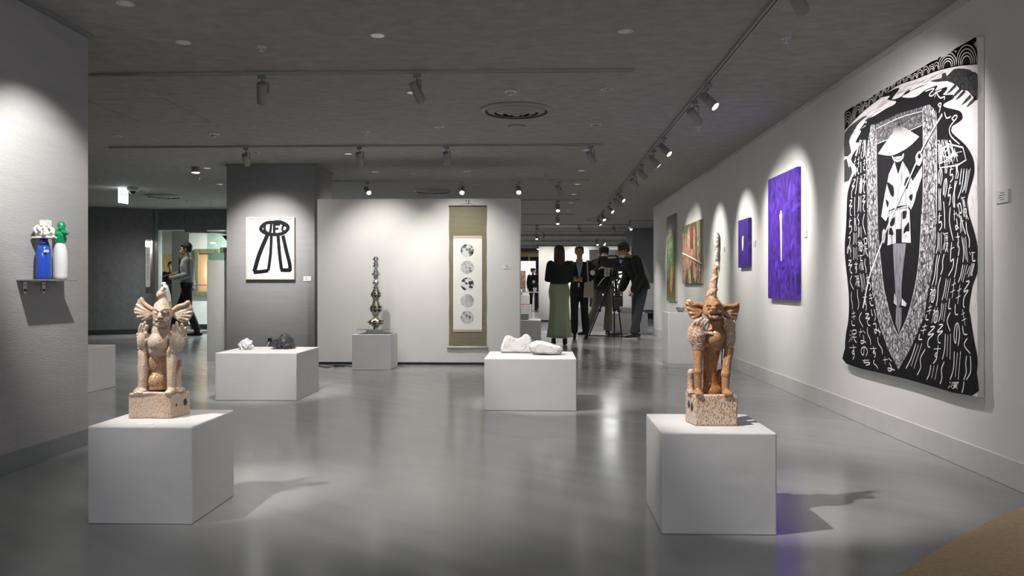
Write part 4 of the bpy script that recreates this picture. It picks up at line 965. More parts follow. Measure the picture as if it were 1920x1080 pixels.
def spot(x, y, target, label, e, size=38, blend=.7, col=NEUT, group=None, soft=.02, light=True):
    o = empty('spotlight', (x, y, CEIL - .0207), label, 'spotlight', group)
    MB().box2((-.028, -.014, -.03), (.028, .014, -.0003)).build('track_adapter', m_black if False else m_base, o)
    piv = Vector((0, 0, -.130)); d = (Vector(target) - (Vector(o.location) + piv)).normalized()
    q = d.to_track_quat('-Z', 'Y').to_matrix().to_4x4(); side = Vector((d.y, -d.x, 0)); side = side.normalized() if side.length > 1e-3 else Vector((1, 0, 0))
    s = side * .046
    MB().tube([(0, 0, -.03), (0, 0, -.052), tuple(Vector((0, 0, -.054)) + s), tuple(piv + s), tuple(piv + s * .8)], .0065, 8).build('bracket', m_base, o)
    b = MB(); R = .036; b.lathe([(R * .85, .072), (R, .066), (R, -.082), (R * .94, -.085), (R * .90, -.082), (R * .86, -.066)])
    h = b.build('lamp_body', m_lamp, o); h.matrix_local = Matrix.Translation(piv) @ q
    for p in h.data.polygons: p.use_smooth = len(p.vertices) == 4 and abs(p.normal.z) < .5
    l = MB().lathe([(R * .84, -.0715), (R * .84, -.0735)]).build('lens', m_lit, h)
    if light:
        ld = bpy.data.lights.new('beam', 'SPOT'); ld.energy = e * GAIN; ld.spot_size = math.radians(size); ld.spot_blend = blend; ld.shadow_soft_size = soft; ld.color = col
        lo = bpy.data.objects.new('beam', ld); COL.objects.link(lo); lo.parent = h; lo.location = (0, 0, -.09)
    return o
def tx_(px, i): return onY(px, 400, TY[i]).x
def rt(py):      # point on the long track by image height
    q = C(1300, py); return TX + .06 * (q.y - .6) / 16, q.y
UX = (px0 + px1) / 2 - .12
G2 = 'grey spot heads facing away on the second track'
spot(tx_(491, 0), TY[0], (-2.45, PD[2] + .3, .42), 'left grey spot head on the nearest track, turned down towards the rock plinth', 62, 36)
spot(tx_(782, 0), TY[0], (-.05, PC[2] + .35, .42), 'right grey spot head on the nearest track, tilted towards the marble plinth', 62, 36)
spot(tx_(461, 1), TY[1], (onY(506, 466, PY).x, PY, 1.45), 'grey spot head before the dark pillar, lighting the framed drawing', 62, 60, 1)
spot(tx_(674, 1), TY[1], (-1.95, QY, 1.05), 'grey spot head on the second track in front of the metal tower', 22, 84, 1.0)
spot(tx_(837, 1), TY[1], (-.95, QY, 1.05), 'grey spot head on the second track in front of the moon scroll', 22, 84, 1.0)
spot(tx_(1108, 1), TY[1], (1.75, 10.6, .65), 'grey spot head at the right end of the second track, tilted to the right', 45, 45)
spot(tx_(689, 2), TY[2], (-1.7, QY + .5, 1.4), 'lit spot above the left half of the moon scroll partition', 16, 45)
spot(tx_(867, 2), TY[2], (-1.15, QY + .5, 1.4), 'lit spot above the moon scroll, tilted to the left', 16, 45)
spot(tx_(973, 2), TY[2], (-.30, QY + .5, 1.4), 'lit spot above the right end of the moon scroll partition', 16, 45)
spot(tx_(1048, 2), TY[2], (1.6, 13.4, .6), 'grey spot head at the right end of the third track, tilted to the right', 45, 50)
spot(tx_(1046, 3), TY[3], (tx_(1044, 3), 13.4, .8), 'lit spot on the short fourth track', 40, 50)
spot(tx_(1046, 4), TY[4], (tx_(1046, 4), 16.6, 0), 'lit spot on the short fifth track', 50, 60)
spot(tx_(1007, 5), TY[5], (tx_(1030, 5), RY, 1.4), 'grey spot head at the left of the sixth track', 26, 60, .9)
spot(tx_(1085, 5), TY[5], (tx_(1090, 5), RY, 1.3), 'grey spot head on the sixth track above the man with the tote bag', 36, 70, .9)
spot(tx_(1150, 5), TY[5], (tx_(1160, 5), RY, 1.3), 'grey spot head on the sixth track above the cameraman', 26, 60, .9)
spot(tx_(1006, 6), TY[6], (tx_(1013, 6), TY[6] - 1.0, .2), 'lit spot down the hall left of the far partition top', 40, 50)
spot(tx_(1019, 6), TY[6], (tx_(1000, 6), TY[6] + .6, .5), 'slim grey spot head tilted left, down the hall beside a lit one', 40, 50)
spot(tx_(1120, 7), TY[7], (tx_(1119, 7), TY[7] - 1.2, 0), 'left one of the close pair of lit spots above the far partition', 40, 55)
spot(tx_(1133, 7), TY[7], (tx_(1134, 7), TY[7] - 1.2, 0), 'right one of the close pair of lit spots above the far partition', 40, 55)
spot(tx_(1009, 8), TY[8], (tx_(1004, 8), TY[8] - 1.2, 0), 'lowest small lit spot at the far left of the hall', 60, 60)
spot(tx_(1077, 8), TY[8], (tx_(1100, 8), TY[8] + .6, .5), 'small grey spot head above the man with the tote bag, back of the hall', 60, 60)
x, y = C(1181, 414).x, C(1181, 414).y
spot(x, y, (x + .5, y - .55, 1.3), 'lit spot in front of the dark far column', 22, 50)
# right track, near to far (y of the adapter in the photo)
def rspot(py, tgt, label, e, size=40, bl=1, col=NEUT): x, y = rt(py); return spot(x, y, tgt, label, e, size, bl, col)
YB = bp0.y
spot(TX, 4.02, (XW - .05, YB + .05, 1.35), 'nearest grey spot head at the top edge, on the long track', 35, 88, 1.0, LILAC)
rspot(152, (XW, YB + .25, 1.2), 'big lit spot on the long track, first lit one', 36, 88, 1, LILAC)
rspot(184, (XW, v1.location.y - .05, 1.45), 'grey spot head just behind the first lit one on the long track', 36, 70)
rspot(253, (XW, v1.location.y + .1, 1.3), 'second lit spot on the long track', 26, 70)
rspot(277, (XW, v2.location.y, 1.45), 'grey spot head with a sliver of lit lens, on the long track', 26, 58)
rspot(304, (XW, wr.location.y, 1.45), 'grey spot head with a thin lit rim, aimed at the white relief', 24, 56)
rspot(322, (XW, fp_.location.y, 1.5), 'dark grey spot head aimed at the flesh coloured painting', 22, 58)
rspot(353, (XW, fp_.location.y + .2, 1.4), 'third lit spot on the long track', 14, 60)
rspot(361, (XW, gp.location.y + .2, 1.5), 'grey spot head tucked behind the third lit one', 12, 50)
rspot(377, (XW, gp.location.y + .2, 1.3), 'fourth lit spot on the long track', 10, 50)
rspot(393, (2.1, 15.3, .2), 'fifth lit spot on the long track, pointing steeply down', 40, 50)
rspot(403, (2.4, 17.5, .6), 'last lit spot on the long track', 30, 50)
# spots on the track just above the frame, for the statues and the bottle shelf
spot(-2.35, 2.75, (-1.72, 3.56, .62), 'grey spot head above the frame aimed at the left beast statue', 52, 26, .8)
spot(-.35, 2.75, (.80, 3.45, .62), 'grey spot head above the frame aimed at the right beast statue', 66, 27, .8)
spot(-1.0, 2.75, (-.6, 4.6, 0), 'grey spot head above the frame aimed at the open floor', 34, 80, .9)
so = spot(-2.0, 3.62, (XL, 4.50, 1.42), 'grey spot head above the frame aimed at the wall shelf', 40, 54, .75)
track('lighting_track', (-2.1, 3.62, CEIL), (-1.8, 3.62, CEIL), 'short track above the frame near the left wall')
# plain downlight at left that is on
c = C(367, 313); o = empty('ceiling_lamp', (c.x, c.y, CEIL), 'small lit cylinder lamp on the ceiling left of the dark pillar', 'ceiling lamp')
MB().lathe([(.05, -.0005), (.055, -.02), (.055, -.075), (.05, -.075)]).build('housing', m_lamp, o); MB().lathe([(.047, -.0755), (.047, -.078)]).build('lens', m_lit, o)
ld = bpy.data.lights.new('beam', 'SPOT'); ld.energy = 170; ld.spot_size = 2.4; ld.spot_blend = .9; ld.shadow_soft_size = .04; lo = bpy.data.objects.new('beam', ld); COL.objects.link(lo); lo.parent = o; lo.location = (0, 0, -.09)
# fill lights without fittings, added to brighten the left rooms and the hall
for (x, y, e, n_) in ((-6.1, 16.9, 240, 'picture_room_fill'), (-8.0, 21.5, 320, 'yellow_room_fill'), (-.3, 32, 60, 'back_hall_fill'), (1.8, 19.0, 30, 'hall_fill'), (-1.6, 26, 50, 'hall_fill'), (2.6, 27, 50, 'hall_fill')):
    l = bpy.data.lights.new(n_, 'AREA'); l.energy = e; l.size = .5; lo = bpy.data.objects.new(n_, l); COL.objects.link(lo); lo.location = (x, y, CEIL - .12)

# ------------------------------------------------------------------ recessed fittings in the ceiling
def proto_down():
    o = empty('downlight', (0, 0, 0), 'x', 'downlight')
    MB().lathe([(.044, -.0005), (.049, -.001), (.049, -.005), (.040, -.005), (.037, .0)], n=28).build('trim_ring', m_card, o)
    r = MB().rings([[(q * math.cos(2 * math.pi * j / 24), q * math.sin(2 * math.pi * j / 24), z) for j in range(24)] for q, z in ((.040, -.0045), (.038, -.001), (.012, -.0008))], cap=True).build('reflector', mat('facet_chrome', (.75, .75, .75), .18, 1.0), o)
    return o
def copy_tree(o, parent=None):
    c = o.copy(); COL.objects.link(c); c.parent = parent
    for ch in o.children: copy_tree(ch, c)
    return c
DOWN_FILL = {36: 3.0, 2: .45, 3: .35, 10: 1.7, 5: 1.2, 6: 1.9, 7: 1, 8: .6, 4: .8, 3: .8, 14: 1, 22: 1, 25: 1}      # downlights given an added fill beam, index to strength
downs = [(235, 6, 'at the top edge above the left wall end'), (344, 79, 'left of the near spot track head'), (708, 66, 'at the top, left of centre'), (1173, 58, 'at the top, right of centre'), (1138, 167, 'right of the round air diffuser'),
         (823, 238, 'between the two nearest tracks, near the middle'), (586, 243, 'between the two nearest tracks, towards the left'), (1117, 234, 'above the right end of the second track'), (220, 255, 'above the left end of the second track'),
         (773, 173, 'beside the right head of the nearest track'), (478, 285, 'beside the second track head over the pillar'), (653, 288, 'left of the second track head over the tower'), (854, 284, 'right of the second track head over the scroll'), (1099, 281, 'beside the right head of the second track'),
         (703, 322, 'above the left spot of the partition'), (876, 321, 'above the moon scroll, behind the second track'), (388, 315, 'right of the small lit cylinder lamp'), (340, 298, 'left above the small lit cylinder lamp'), (180, 335, 'far left beside the wall edge'), (412, 345, 'left of the dark pillar top'),
         (740, 347, 'right of the left partition spot'), (893, 346, 'right of the scroll spot'), (1090, 320, 'beyond the end of the second track'), (1083, 345, 'near the end of the third track'), (1076, 364, 'behind the third track end'), (1071, 380, 'first behind the fourth track'), (1066, 394, 'second behind the fourth track'), (1063, 406, 'behind the fifth track'),
         (275, 358, 'right of the white ceiling camera'), (350, 376, 'above the dark lintel, left'), (397, 388, 'right of the lintel, first of the close pair'), (410, 392, 'right of the lintel, second of the close pair'), (372, 399, 'over the lintel, long and bright'), (310, 400, 'low above the curved wall end'), (1169, 405, 'near the end of the long white wall'), (770, 368, 'just above the partition top'), (281, 381, 'close in front of the lit niche')]
pd = proto_down()
for i, (px, py, t) in enumerate(downs):
    o = pd if i == 0 else copy_tree(pd); q = C(px, py); o.location = (q.x, q.y, CEIL); o['label'] = 'small round recessed downlight ' + t; o['group'] = 'recessed downlights in the ceiling'
    if i in DOWN_FILL:
        ld = bpy.data.lights.new('fill_beam', 'SPOT'); ld.energy = 26 * DOWN_FILL[i]; ld.spot_size = 2.7; ld.spot_blend = 1; ld.shadow_soft_size = .04; ld.color = NEUT; lo = bpy.data.objects.new('fill_beam', ld); COL.objects.link(lo); lo.location = (q.x, q.y, CEIL - .02)
o = empty('sprinkler', (0, 0, 0), 'x', 'sprinkler', 'sprinklers in the ceiling')
MB().lathe([(.03, -.0005), (.028, -.006), (.010, -.008), (.008, -.028), (.018, -.030), (.018, -.032)], n=20).build('sprinkler_head', m_alu, o); MB().lathe([(.034, -.0003), (.034, -.0015)], n=20).build('collar', m_card, o)
for i, (px, py, t) in enumerate([(490, 87, 'above the left head of the nearest track'), (686, 247, 'between the middle heads of the tracks'), (775, 325, 'above the partition, left of the scroll'), (1473, 71, 'right of the long track near the frame top'), (1309, 239, 'beside the long track'), (1231, 318, 'right of the long track, further away'), (372, 334, 'under the small lit cylinder lamp')]):
    s_ = o if i == 0 else copy_tree(o); q = C(px, py); s_.location = (q.x, q.y, CEIL); s_['label'] = 'tiny ceiling sprinkler ' + t
for px, py, t in ((401, 250, 'white smoke detector disc left of the second track heads'), (957, 170, 'white smoke detector disc above the big air diffuser')):
    q = C(px, py); o = empty('smoke_detector', (q.x, q.y, CEIL), t, 'smoke detector'); MB().lathe([(.055, -.0005), (.06, -.008), (.052, -.014), (.03, -.016)]).build('detector_base', m_card, o, smooth=True); MB().lathe([(.028, -.0165), (.024, -.036), (.012, -.04)]).build('sensor', m_alu, o, smooth=True)
q = C(969, 237); o = tag(MB().lathe([(.085, -.0005), (.09, -.006), (.08, -.01), (.0, -.011)]).build('ceiling_disc', m_lamp, None, (q.x, q.y, CEIL)), 'flat grey speaker disc behind the big air diffuser', 'speaker')
def diffuser(px, py, R, label):
    q = C(px, py); o = empty('air_diffuser', (q.x, q.y, CEIL), label, 'air diffuser')
    def ring(r0, r1, z0, z1): return MB().rings([[(r * math.cos(2 * math.pi * j / 64), r * math.sin(2 * math.pi * j / 64), z) for j in range(64)] for r, z in ((r0, z0), (r1, z1), (r1 + .002, z1 - .004), (r0 - .001, z0 - .004))], cap=False, closed=True)
    k = R / .33
    ring(.33 * k, .285 * k, -.002, -.022).build('outer_flange', m_lamp, o, smooth=True); MB().lathe([(.286 * k, -.0005), (.286 * k, -.0015)], n=64).build('dark_throat', m_dark, o)
    for r0, r1, z0, z1 in ((.20, .265, -.010, -.03), (.12, .195, -.014, -.042), (.055, .115, -.02, -.05)): ring(r1 * k, r0 * k, z0, z1).build('cone', m_lamp, o, smooth=True)
    MB().lathe([(.052 * k, -.03), (.03 * k, -.052), (0, -.054)]).build('centre_cap', m_lamp, o, smooth=True)
diffuser(968, 206, .325, 'big round grey air diffuser in the ceiling above the moon scroll')
diffuser(811, 357.5, .31, 'round air diffuser just above the partition top')
diffuser(307, 367, .31, 'round air diffuser right of the exit sign')
diffuser(1121, 410.5, .30, 'round air diffuser at the far end of the long track')
# access panel seams
def seam(pts, nm, label):
    b = MB()
    for a, c in zip(pts, pts[1:]):
        a, c = Vector(a), Vector(c); d = (c - a); l = d.length; n_ = Vector((-d.y, d.x, 0)).normalized() * .003
        b.add([tuple(a + n_), tuple(c + n_), tuple(c - n_), tuple(a - n_)], [(0, 1, 2, 3)])
    return tag(b.build(nm, m_dark, None, (0, 0, -.0012)), label, 'access panel')
def sq(x0, y0, w, h): return [(x0, y0, CEIL), (x0 + w, y0, CEIL), (x0 + w, y0 + h, CEIL), (x0, y0 + h, CEIL), (x0, y0, CEIL)]
q = C(203, 186); seam(sq(q.x - .2, q.y, .68, -.0 + .95), 'access_panel', 'square access panel outline in the ceiling near the left wall end')
q = C(275, 313); seam(sq(q.x, q.y, .6, .6), 'access_panel', 'square access panel outline in the ceiling left of the lit cylinder lamp')
q = C(965, 335); seam(sq(q.x, q.y - .7, .45, .6), 'access_panel', 'square access panel outline in the ceiling above the right spots of the partition')
# exit sign and dome camera
q = C(231, 352); ex = empty('exit_sign', (q.x, q.y, CEIL), 'glowing white exit sign with green arrows hanging from the ceiling', 'sign')
w_, h_ = .30, .27; k_ = math.radians(-52)
p0 = C(223.5, 346); 
sgb = MB().box2((-.155, -.012, -.262), (.155, .012, -.008)); ex.rotation_euler = (0, 0, math.radians(81)); ex.scale = (.66, 1, .95)
m_ex = mat('exit_glow', (.9, .95, 1), .4, emit=(.85, .95, 1.0), estr=6); m_exg = mat('exit_green', (.0, .35, .16), .4, emit=(.0, .5, .25), estr=2.2)
sgb.build('sign_box', m_ex, ex)
MB().box2((-.158, -.014, -.008), (.158, .014, -.0004)).build('sign_housing', m_card, ex)
for s in (1, -1):
    b = MB(); Y0, Y1 = (.0125, .0135) if s > 0 else (-.0135, -.0125)
    for t_ in (-1, 1):
        b.prism([(t_ * .13, -.115), (t_ * .085, -.085), (t_ * .085, -.104), (t_ * .03, -.104), (t_ * .03, -.126), (t_ * .085, -.126), (t_ * .085, -.145)], 1, Y0, Y1)
    b.box2((-.02, Y0, -.235), (.02, Y1, -.19)); b.build('green_arrows', m_exg, ex)
q = C(249, 351); dc = empty('dome_camera', (q.x, q.y, CEIL), 'white dome security camera on the ceiling beside the exit sign', 'camera')
MB().lathe([(.09, -.0005), (.09, -.05), (.07, -.065), (.055, -.066)]).build('housing', m_card, dc, smooth=True); MB().lathe([(.052, -.0665), (.05, -.085), (.035, -.105), (0, -.113)]).build('dark_dome', mat('dome_black', (.01, .01, .01), .1), dc, smooth=True)
# power strip and cable under the partition
ca = empty('floor_cable', (onY(640, 690, QY).x, QY - .12, 0), 'thin black cable lying on the floor left of the small plinth', 'cable')
def lc(px, py): p = fl(px, py); return (p.x - ca.location.x, p.y - ca.location.y, .005)
MB().tube(spline([lc(597, 686.5), lc(606, 688.5), lc(615, 689.5), lc(625, 687), lc(634, 687), lc(645, 686), lc(659, 688)], 6), .0045, 8).build('cable', m_black, ca)
p = lc(630, 687.6); MB().box((p[0], p[1], .012), (.05, .03, .022)).build('plug', m_black, ca, bevel=.004); p = lc(638, 687.6); MB().tube([(p[0] - .04, p[1] - .01, .01), (p[0], p[1] + .01, .012), (p[0] + .05, p[1], .01)], .008, 8).build('connector', m_black, ca)
# tan carpet with curved edge, lower right
edge = [fl(*q) for q in ((1640, 1110), (1685, 1080), (1735, 1047), (1790, 1015), (1830, 992), (1870, 972), (1920, 953), (1990, 932))]
cp = [(q.x, q.y) for q in edge]; cp = spline(cp, 5); cp = [q for q in cp if q[0] < XW - .015] ; cp += [(XW - .014, cp[-1][1]), (XW - .014, 1.2), (cp[0][0], 1.2)]
tag(MB().prism(cp, 2, .0004, .006).build('carpet', mat('tan_carpet', (.54, .41, .25), .95, noise=(60, .12), bump=(300, .4))), 'tan carpet with a curved edge in the near corner by the long white wall', 'carpet')
# ------------------------------------------------------------------ glazed beast statues
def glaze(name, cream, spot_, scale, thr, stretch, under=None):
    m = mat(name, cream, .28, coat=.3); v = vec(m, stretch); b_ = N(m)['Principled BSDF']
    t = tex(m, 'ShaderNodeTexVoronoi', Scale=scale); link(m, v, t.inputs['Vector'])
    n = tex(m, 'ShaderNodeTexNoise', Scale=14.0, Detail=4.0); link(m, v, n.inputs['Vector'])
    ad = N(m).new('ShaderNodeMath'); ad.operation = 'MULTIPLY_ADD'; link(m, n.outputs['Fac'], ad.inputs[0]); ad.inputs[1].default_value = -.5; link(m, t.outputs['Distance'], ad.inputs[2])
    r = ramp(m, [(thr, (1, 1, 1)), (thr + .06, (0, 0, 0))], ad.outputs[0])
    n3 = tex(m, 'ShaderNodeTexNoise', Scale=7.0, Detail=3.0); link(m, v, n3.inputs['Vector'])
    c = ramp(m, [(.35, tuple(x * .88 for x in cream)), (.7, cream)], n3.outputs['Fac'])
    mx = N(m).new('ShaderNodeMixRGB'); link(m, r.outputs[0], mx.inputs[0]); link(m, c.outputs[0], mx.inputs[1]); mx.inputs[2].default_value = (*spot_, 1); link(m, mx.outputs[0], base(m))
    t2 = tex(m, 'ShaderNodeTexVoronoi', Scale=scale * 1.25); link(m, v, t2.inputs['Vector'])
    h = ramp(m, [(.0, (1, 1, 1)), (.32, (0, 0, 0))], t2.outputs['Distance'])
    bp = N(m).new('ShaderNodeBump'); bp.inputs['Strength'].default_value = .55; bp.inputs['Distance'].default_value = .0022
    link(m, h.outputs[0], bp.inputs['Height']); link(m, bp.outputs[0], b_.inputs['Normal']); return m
CR, TN, BR = (.74, .60, .51), (.42, .21, .085), (.36, .15, .05)
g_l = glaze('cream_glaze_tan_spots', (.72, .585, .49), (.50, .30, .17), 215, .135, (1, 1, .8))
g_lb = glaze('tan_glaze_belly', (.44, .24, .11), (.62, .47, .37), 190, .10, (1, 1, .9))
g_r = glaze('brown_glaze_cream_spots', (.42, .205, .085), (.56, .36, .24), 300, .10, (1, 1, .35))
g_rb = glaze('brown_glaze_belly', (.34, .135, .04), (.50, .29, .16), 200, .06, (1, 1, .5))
g_rc = glaze('crusty_cream_glaze', (.66, .50, .42), (.40, .19, .08), 200, .17, (1, 1, .7))
g_rbase = glaze('cream_glaze_brown_dashes', (.74, .62, .545), (.46, .25, .11), 165, .18, (1, 1, .5))
m_bead = mat('glaze_bead', (.8, .68, .6), .1, coat=1)
def statue(xc, yb, k, dep0, loc, label):
    o = empty('beast_statue', loc, label, 'statue')
    def P(px, py, dep=0.0):
        q = onY(px, py, loc[1] + dep); return (q.x - loc[0], dep, q.z - loc[2])
    return o, P
def beads(o, src, n, r, seed, m=m_bead):
    random.seed(seed); b = MB(); vs_ = src.data.vertices
    for i in range(n):
        v = random.choice(vs_)
        if v.normal.y > .4: continue
        b.ell(tuple(v.co), r * random.uniform(.6, 1.3), n=6, m=4)
    x = b.build('glaze_beads', m, o, smooth=True); x['kind'] = 'stuff'; return x
# ---- left statue
k1 = 1 / 422.0; d1 = 3.55
sb = fl(293, 785, .4095)
L, P1 = statue(300, 787, k1, 0, (onY(300, 600, sb.y + .075).x, sb.y + .075, .4095), 'cream spotted ceramic beast statue with frowning face, curled topknot, winged ears and raised hands')
A = lambda x, y, d=0: P1(240 + x / 6, 500 + y / 6, d)
B5 = lambda x, y, d=0: P1(240 + x / 6.75, 640 + y / 6.75, d)
q6 = k1 / 6; q7 = k1 / 6.75
# base block with wavy top, rounded corners
b = MB(); pl = [(256, -.078), (296, -.070), (329, -.076), (336, -.070), (348, .055), (344, .068), (262, .068), (256, .05)]
bx_ = [((px - 300) * k1, dy) for px, dy in pl]
cols = []
for z, s in ((0, 1), (.100, 1), (.107, .985)): cols.append([(x * s, y * s, z) for x, y in bx_])
b.rings(cols)
b.tube([A_ for A_ in [(bx_[0][0] + .004, bx_[0][1] + .003, .106), ((310 - 300) * k1 * .0 - .01, bx_[1][1] + .003, .112), (bx_[3][0] - .006, bx_[3][1] + .004, .108)]], .008, 10)
b.build('statue_base', g_l, L, remesh=.004, relax=3, smooth=True)
for c_, r_ in (((.088, -.03, .055), (.006, .016, .0165)), ((.106, .022, .060), (.006, .014, .016))): MB().ell(c_, r_).build('base_hole', m_dark, L, smooth=True)
# trunk
b = MB()
b.ell(A(360, 850, -.01), (128 * q6, .062, 130 * q6)); b.ell(A(370, 730, .0), (80 * q6, .05, 90 * q6)); b.ell(A(350, 940, .0), (108 * q6, .055, 80 * q6))
b.ell(B5(375, 120, .01), (110 * q7, .05, 110 * q7)); b.ell(A(385, 650, .0), (86 * q6, .044, 80 * q6)); b.tube([A(388, 620, .0), A(372, 720, .0), A(360, 820, .0)], [80 * q6, 102 * q6, 124 * q6], 18)
b.tube([A(250, 880, .015), A(330, 820, .01), A(470, 820, .01), A(520, 900, .015)], [.028, .035, .035, .028], 14)
tr = b.build('trunk', g_l, L, remesh=.0045, relax=6, smooth=True)
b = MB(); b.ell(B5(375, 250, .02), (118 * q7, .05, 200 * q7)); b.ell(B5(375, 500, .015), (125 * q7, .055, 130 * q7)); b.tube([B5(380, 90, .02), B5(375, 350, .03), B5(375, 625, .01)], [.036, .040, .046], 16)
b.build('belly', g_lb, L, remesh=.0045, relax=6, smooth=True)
for pts, rad, foot, fr, nm in (([B5(190, 130, -.02), B5(195, 300, -.03), B5(190, 480, -.035), B5(185, 585, -.035)], [56 * q7, 50 * q7, 45 * q7, 44 * q7], B5(165, 625, -.05), (75 * q7, .030, 38 * q7), 'front_leg'),
                               ([B5(560, 130, -.02), B5(552, 300, -.03), B5(548, 460, -.035), B5(545, 585, -.035)], [62 * q7, 54 * q7, 47 * q7, 42 * q7], B5(540, 618, -.052), (58 * q7, .028, 42 * q7), 'front_leg'),
                               ([B5(150, 240, .035), B5(165, 330, .03), B5(175, 460, .03), B5(170, 590, .03)], [20 * q7, 38 * q7, 42 * q7, 40 * q7], B5(150, 620, .015), (60 * q7, .03, 35 * q7), 'hind_leg'),
                               ([B5(655, 258, .03), B5(640, 340, .03), B5(632, 460, .03), B5(640, 590, .03)], [22 * q7, 36 * q7, 36 * q7, 38 * q7], B5(668, 598, .01), (56 * q7, .03, 36 * q7), 'hind_leg')):
    rad = [r_ * 1.14 for r_ in rad]; foot = (foot[0], foot[1], .1075 + fr[2] * .7); pts = pts[:-1] + [(pts[-1][0], pts[-1][1], .115)]
    b = MB(); b.tube(pts, rad, 14, rnd=(nm == 'front_leg')); b.ell(foot, fr)
    for s in (-.55, 0, .55): b.ell((foot[0] + s * fr[0], foot[1] - fr[1] * .7, foot[2] - fr[2] * .25), (fr[0] * .30, .013, fr[2] * .62))
    if nm == 'hind_leg': b.tube([(pts[0][0] - .006, pts[0][1], pts[0][2] - .002), (pts[0][0] + .008, pts[0][1], pts[0][2])], .012, 8)
    g = b.build(nm, g_l, L, remesh=.0035, relax=2, smooth=True)
# head with frowning face
b = MB(); fy = -.055
b.ell(A(390, 530, fy), (108 * q6, .045, 125 * q6)); b.ell(A(385, 450, fy + .008), (88 * q6, .04, 75 * q6)); b.ell(A(365, 625, fy), (78 * q6, .038, 62 * q6))
b.ell(A(322, 585, fy - .02), (34 * q6, .02, 40 * q6)); b.ell(A(425, 590, fy - .02), (36 * q6, .02, 42 * q6))
b.tube([A(290, 470, fy - .028), A(335, 482, fy - .046), A(368, 505, fy - .052)], [.006, .0075, .006], 10, rnd=True); b.tube([A(368, 505, fy - .052), A(405, 475, fy - .048), A(470, 478, fy - .03)], [.006, .0075, .006], 10, rnd=True)
b.tube([A(365, 500, fy - .046), A(360, 560, fy - .058)], [.006, .009], 10, rnd=True); b.ell(A(362, 570, fy - .056), (30 * q6, .012, 17 * q6)); b.ell(A(335, 577, fy - .05), (12 * q6, .008, 10 * q6)); b.ell(A(392, 577, fy - .05), (12 * q6, .008, 10 * q6))
b.ell(A(320, 520, fy - .036), (24 * q6, .009, 14 * q6)); b.ell(A(418, 520, fy - .038), (26 * q6, .009, 14 * q6))
b.tube([A(302, 612, fy - .030), A(330, 600, fy - .043), A(362, 603, fy - .050), A(400, 605, fy - .044), A(425, 622, fy - .030)], [.004, .0055, .006, .0055, .004], 10, rnd=True)
b.tube([A(310, 632, fy - .028), A(360, 628, fy - .046), A(415, 634, fy - .030)], [.005, .0062, .005], 10, rnd=True); b.ell(A(360, 655, fy - .022), (45 * q6, .022, 28 * q6))
b.tube([A(395, 450, fy + .02), A(385, 380, fy + .02)], [.030, .022], 14)
h1 = b.build('head', g_l, L, remesh=.0022, relax=1, smooth=True)
b = MB()
for x in (320, 418): b.ell(A(x, 521, fy - .0405), (17 * q6, .0065, 8 * q6))
b.build('eye', mat('eye_glaze', (.62, .50, .44), .15), L, smooth=True)
b = MB(); b.tube([A(308, 618, fy - .036), A(360, 615, fy - .051), A(418, 622, fy - .036)], .0022, 8, rnd=True); b.ell(A(347, 580, fy - .060), .003); b.ell(A(378, 580, fy - .060), .003); b.build('mouth_line', mat('dark_brown_glaze', (.08, .03, .015), .3), L)
b = MB(); b.tube([A(395, 420, -.03), A(398, 370, -.03)], [.026, .020], 14, rnd=True); b.ell(A(372, 308, -.035), (50 * q6, .02, 46 * q6)); b.tube([A(360, 300, -.035), A(385, 262, -.038), A(400, 235, -.035), A(418, 250, -.03)], [.014, .011, .008, .007], 12, rnd=True); b.ell(A(352, 322, -.04), (34 * q6, .016, 34 * q6))
b.build('topknot', g_l, L, remesh=.0025, relax=2, smooth=True)
b = MB(); random.seed(2)
for i in range(70):
    t = random.random(); x = 405 + 45 * t + random.uniform(-14, 14); y = 190 + t * 190 + random.uniform(-12, 12); b.ell(A(x, y, -.01 + random.uniform(-.006, .006)), random.uniform(.004, .0065), n=8, m=6)
b.tube([A(405, 175, -.01), A(430, 230, -.01), A(450, 330, -.01), A(440, 400, -.015)], [.006, .010, .013, .018], 12)
b.build('frosted_horn', mat('frosted_white', (.78, .76, .80), .3), L, remesh=.0025, smooth=True)
def ear3(o, G, Gh, outline, rim, root, ridges, hollow, hr):
    b = MB(); q = [A(*p, -.024) for p in outline]; c = (sum(p[0] for p in q) / len(q), sum(p[2] for p in q) / len(q))
    b.rings([[(c[0] + (p[0] - c[0]) * s_, d_ + (abs(p[0] - c[0]) * .12), c[1] + (p[2] - c[1]) * s_) for p in q] for d_, s_ in ((-.030, .90), (-.026, 1.0), (-.016, 1.0), (-.010, .86))])
    b.tube(spline([A(*p, -.036) for p in rim], 4), [.0095] * (4 * (len(rim) - 1)) + [.005], 10, rnd=True)
    for t in ridges: m_ = ((root[0] + t[0]) / 2, (root[1] + t[1]) / 2 + 9); b.tube([A(*root, -.032), A(*m_, -.034), A(*t, -.029)], [.007, .0085, .0045], 10, flat=.8, rnd=True)
    e_ = b.build('ear', G, o, remesh=.0024, relax=1, smooth=True)
    MB().ell(A(*hollow, -.0335), (hr[0] * q6, .004, hr[1] * q6), (0, hr[2], 0)).build('ear_hollow', Gh, o, smooth=True)
ear3(L, g_l, g_lb, [(285, 470), (200, 425), (165, 395), (150, 345), (120, 360), (95, 410), (88, 445), (65, 475), (62, 510), (90, 535), (92, 562), (130, 590), (190, 605), (250, 592), (278, 565)],
     [(282, 480), (215, 440), (170, 400), (150, 352)], (275, 520), [(95, 430), (75, 482), (80, 520), (105, 568), (160, 598)], (215, 482), (48, 22, .45))
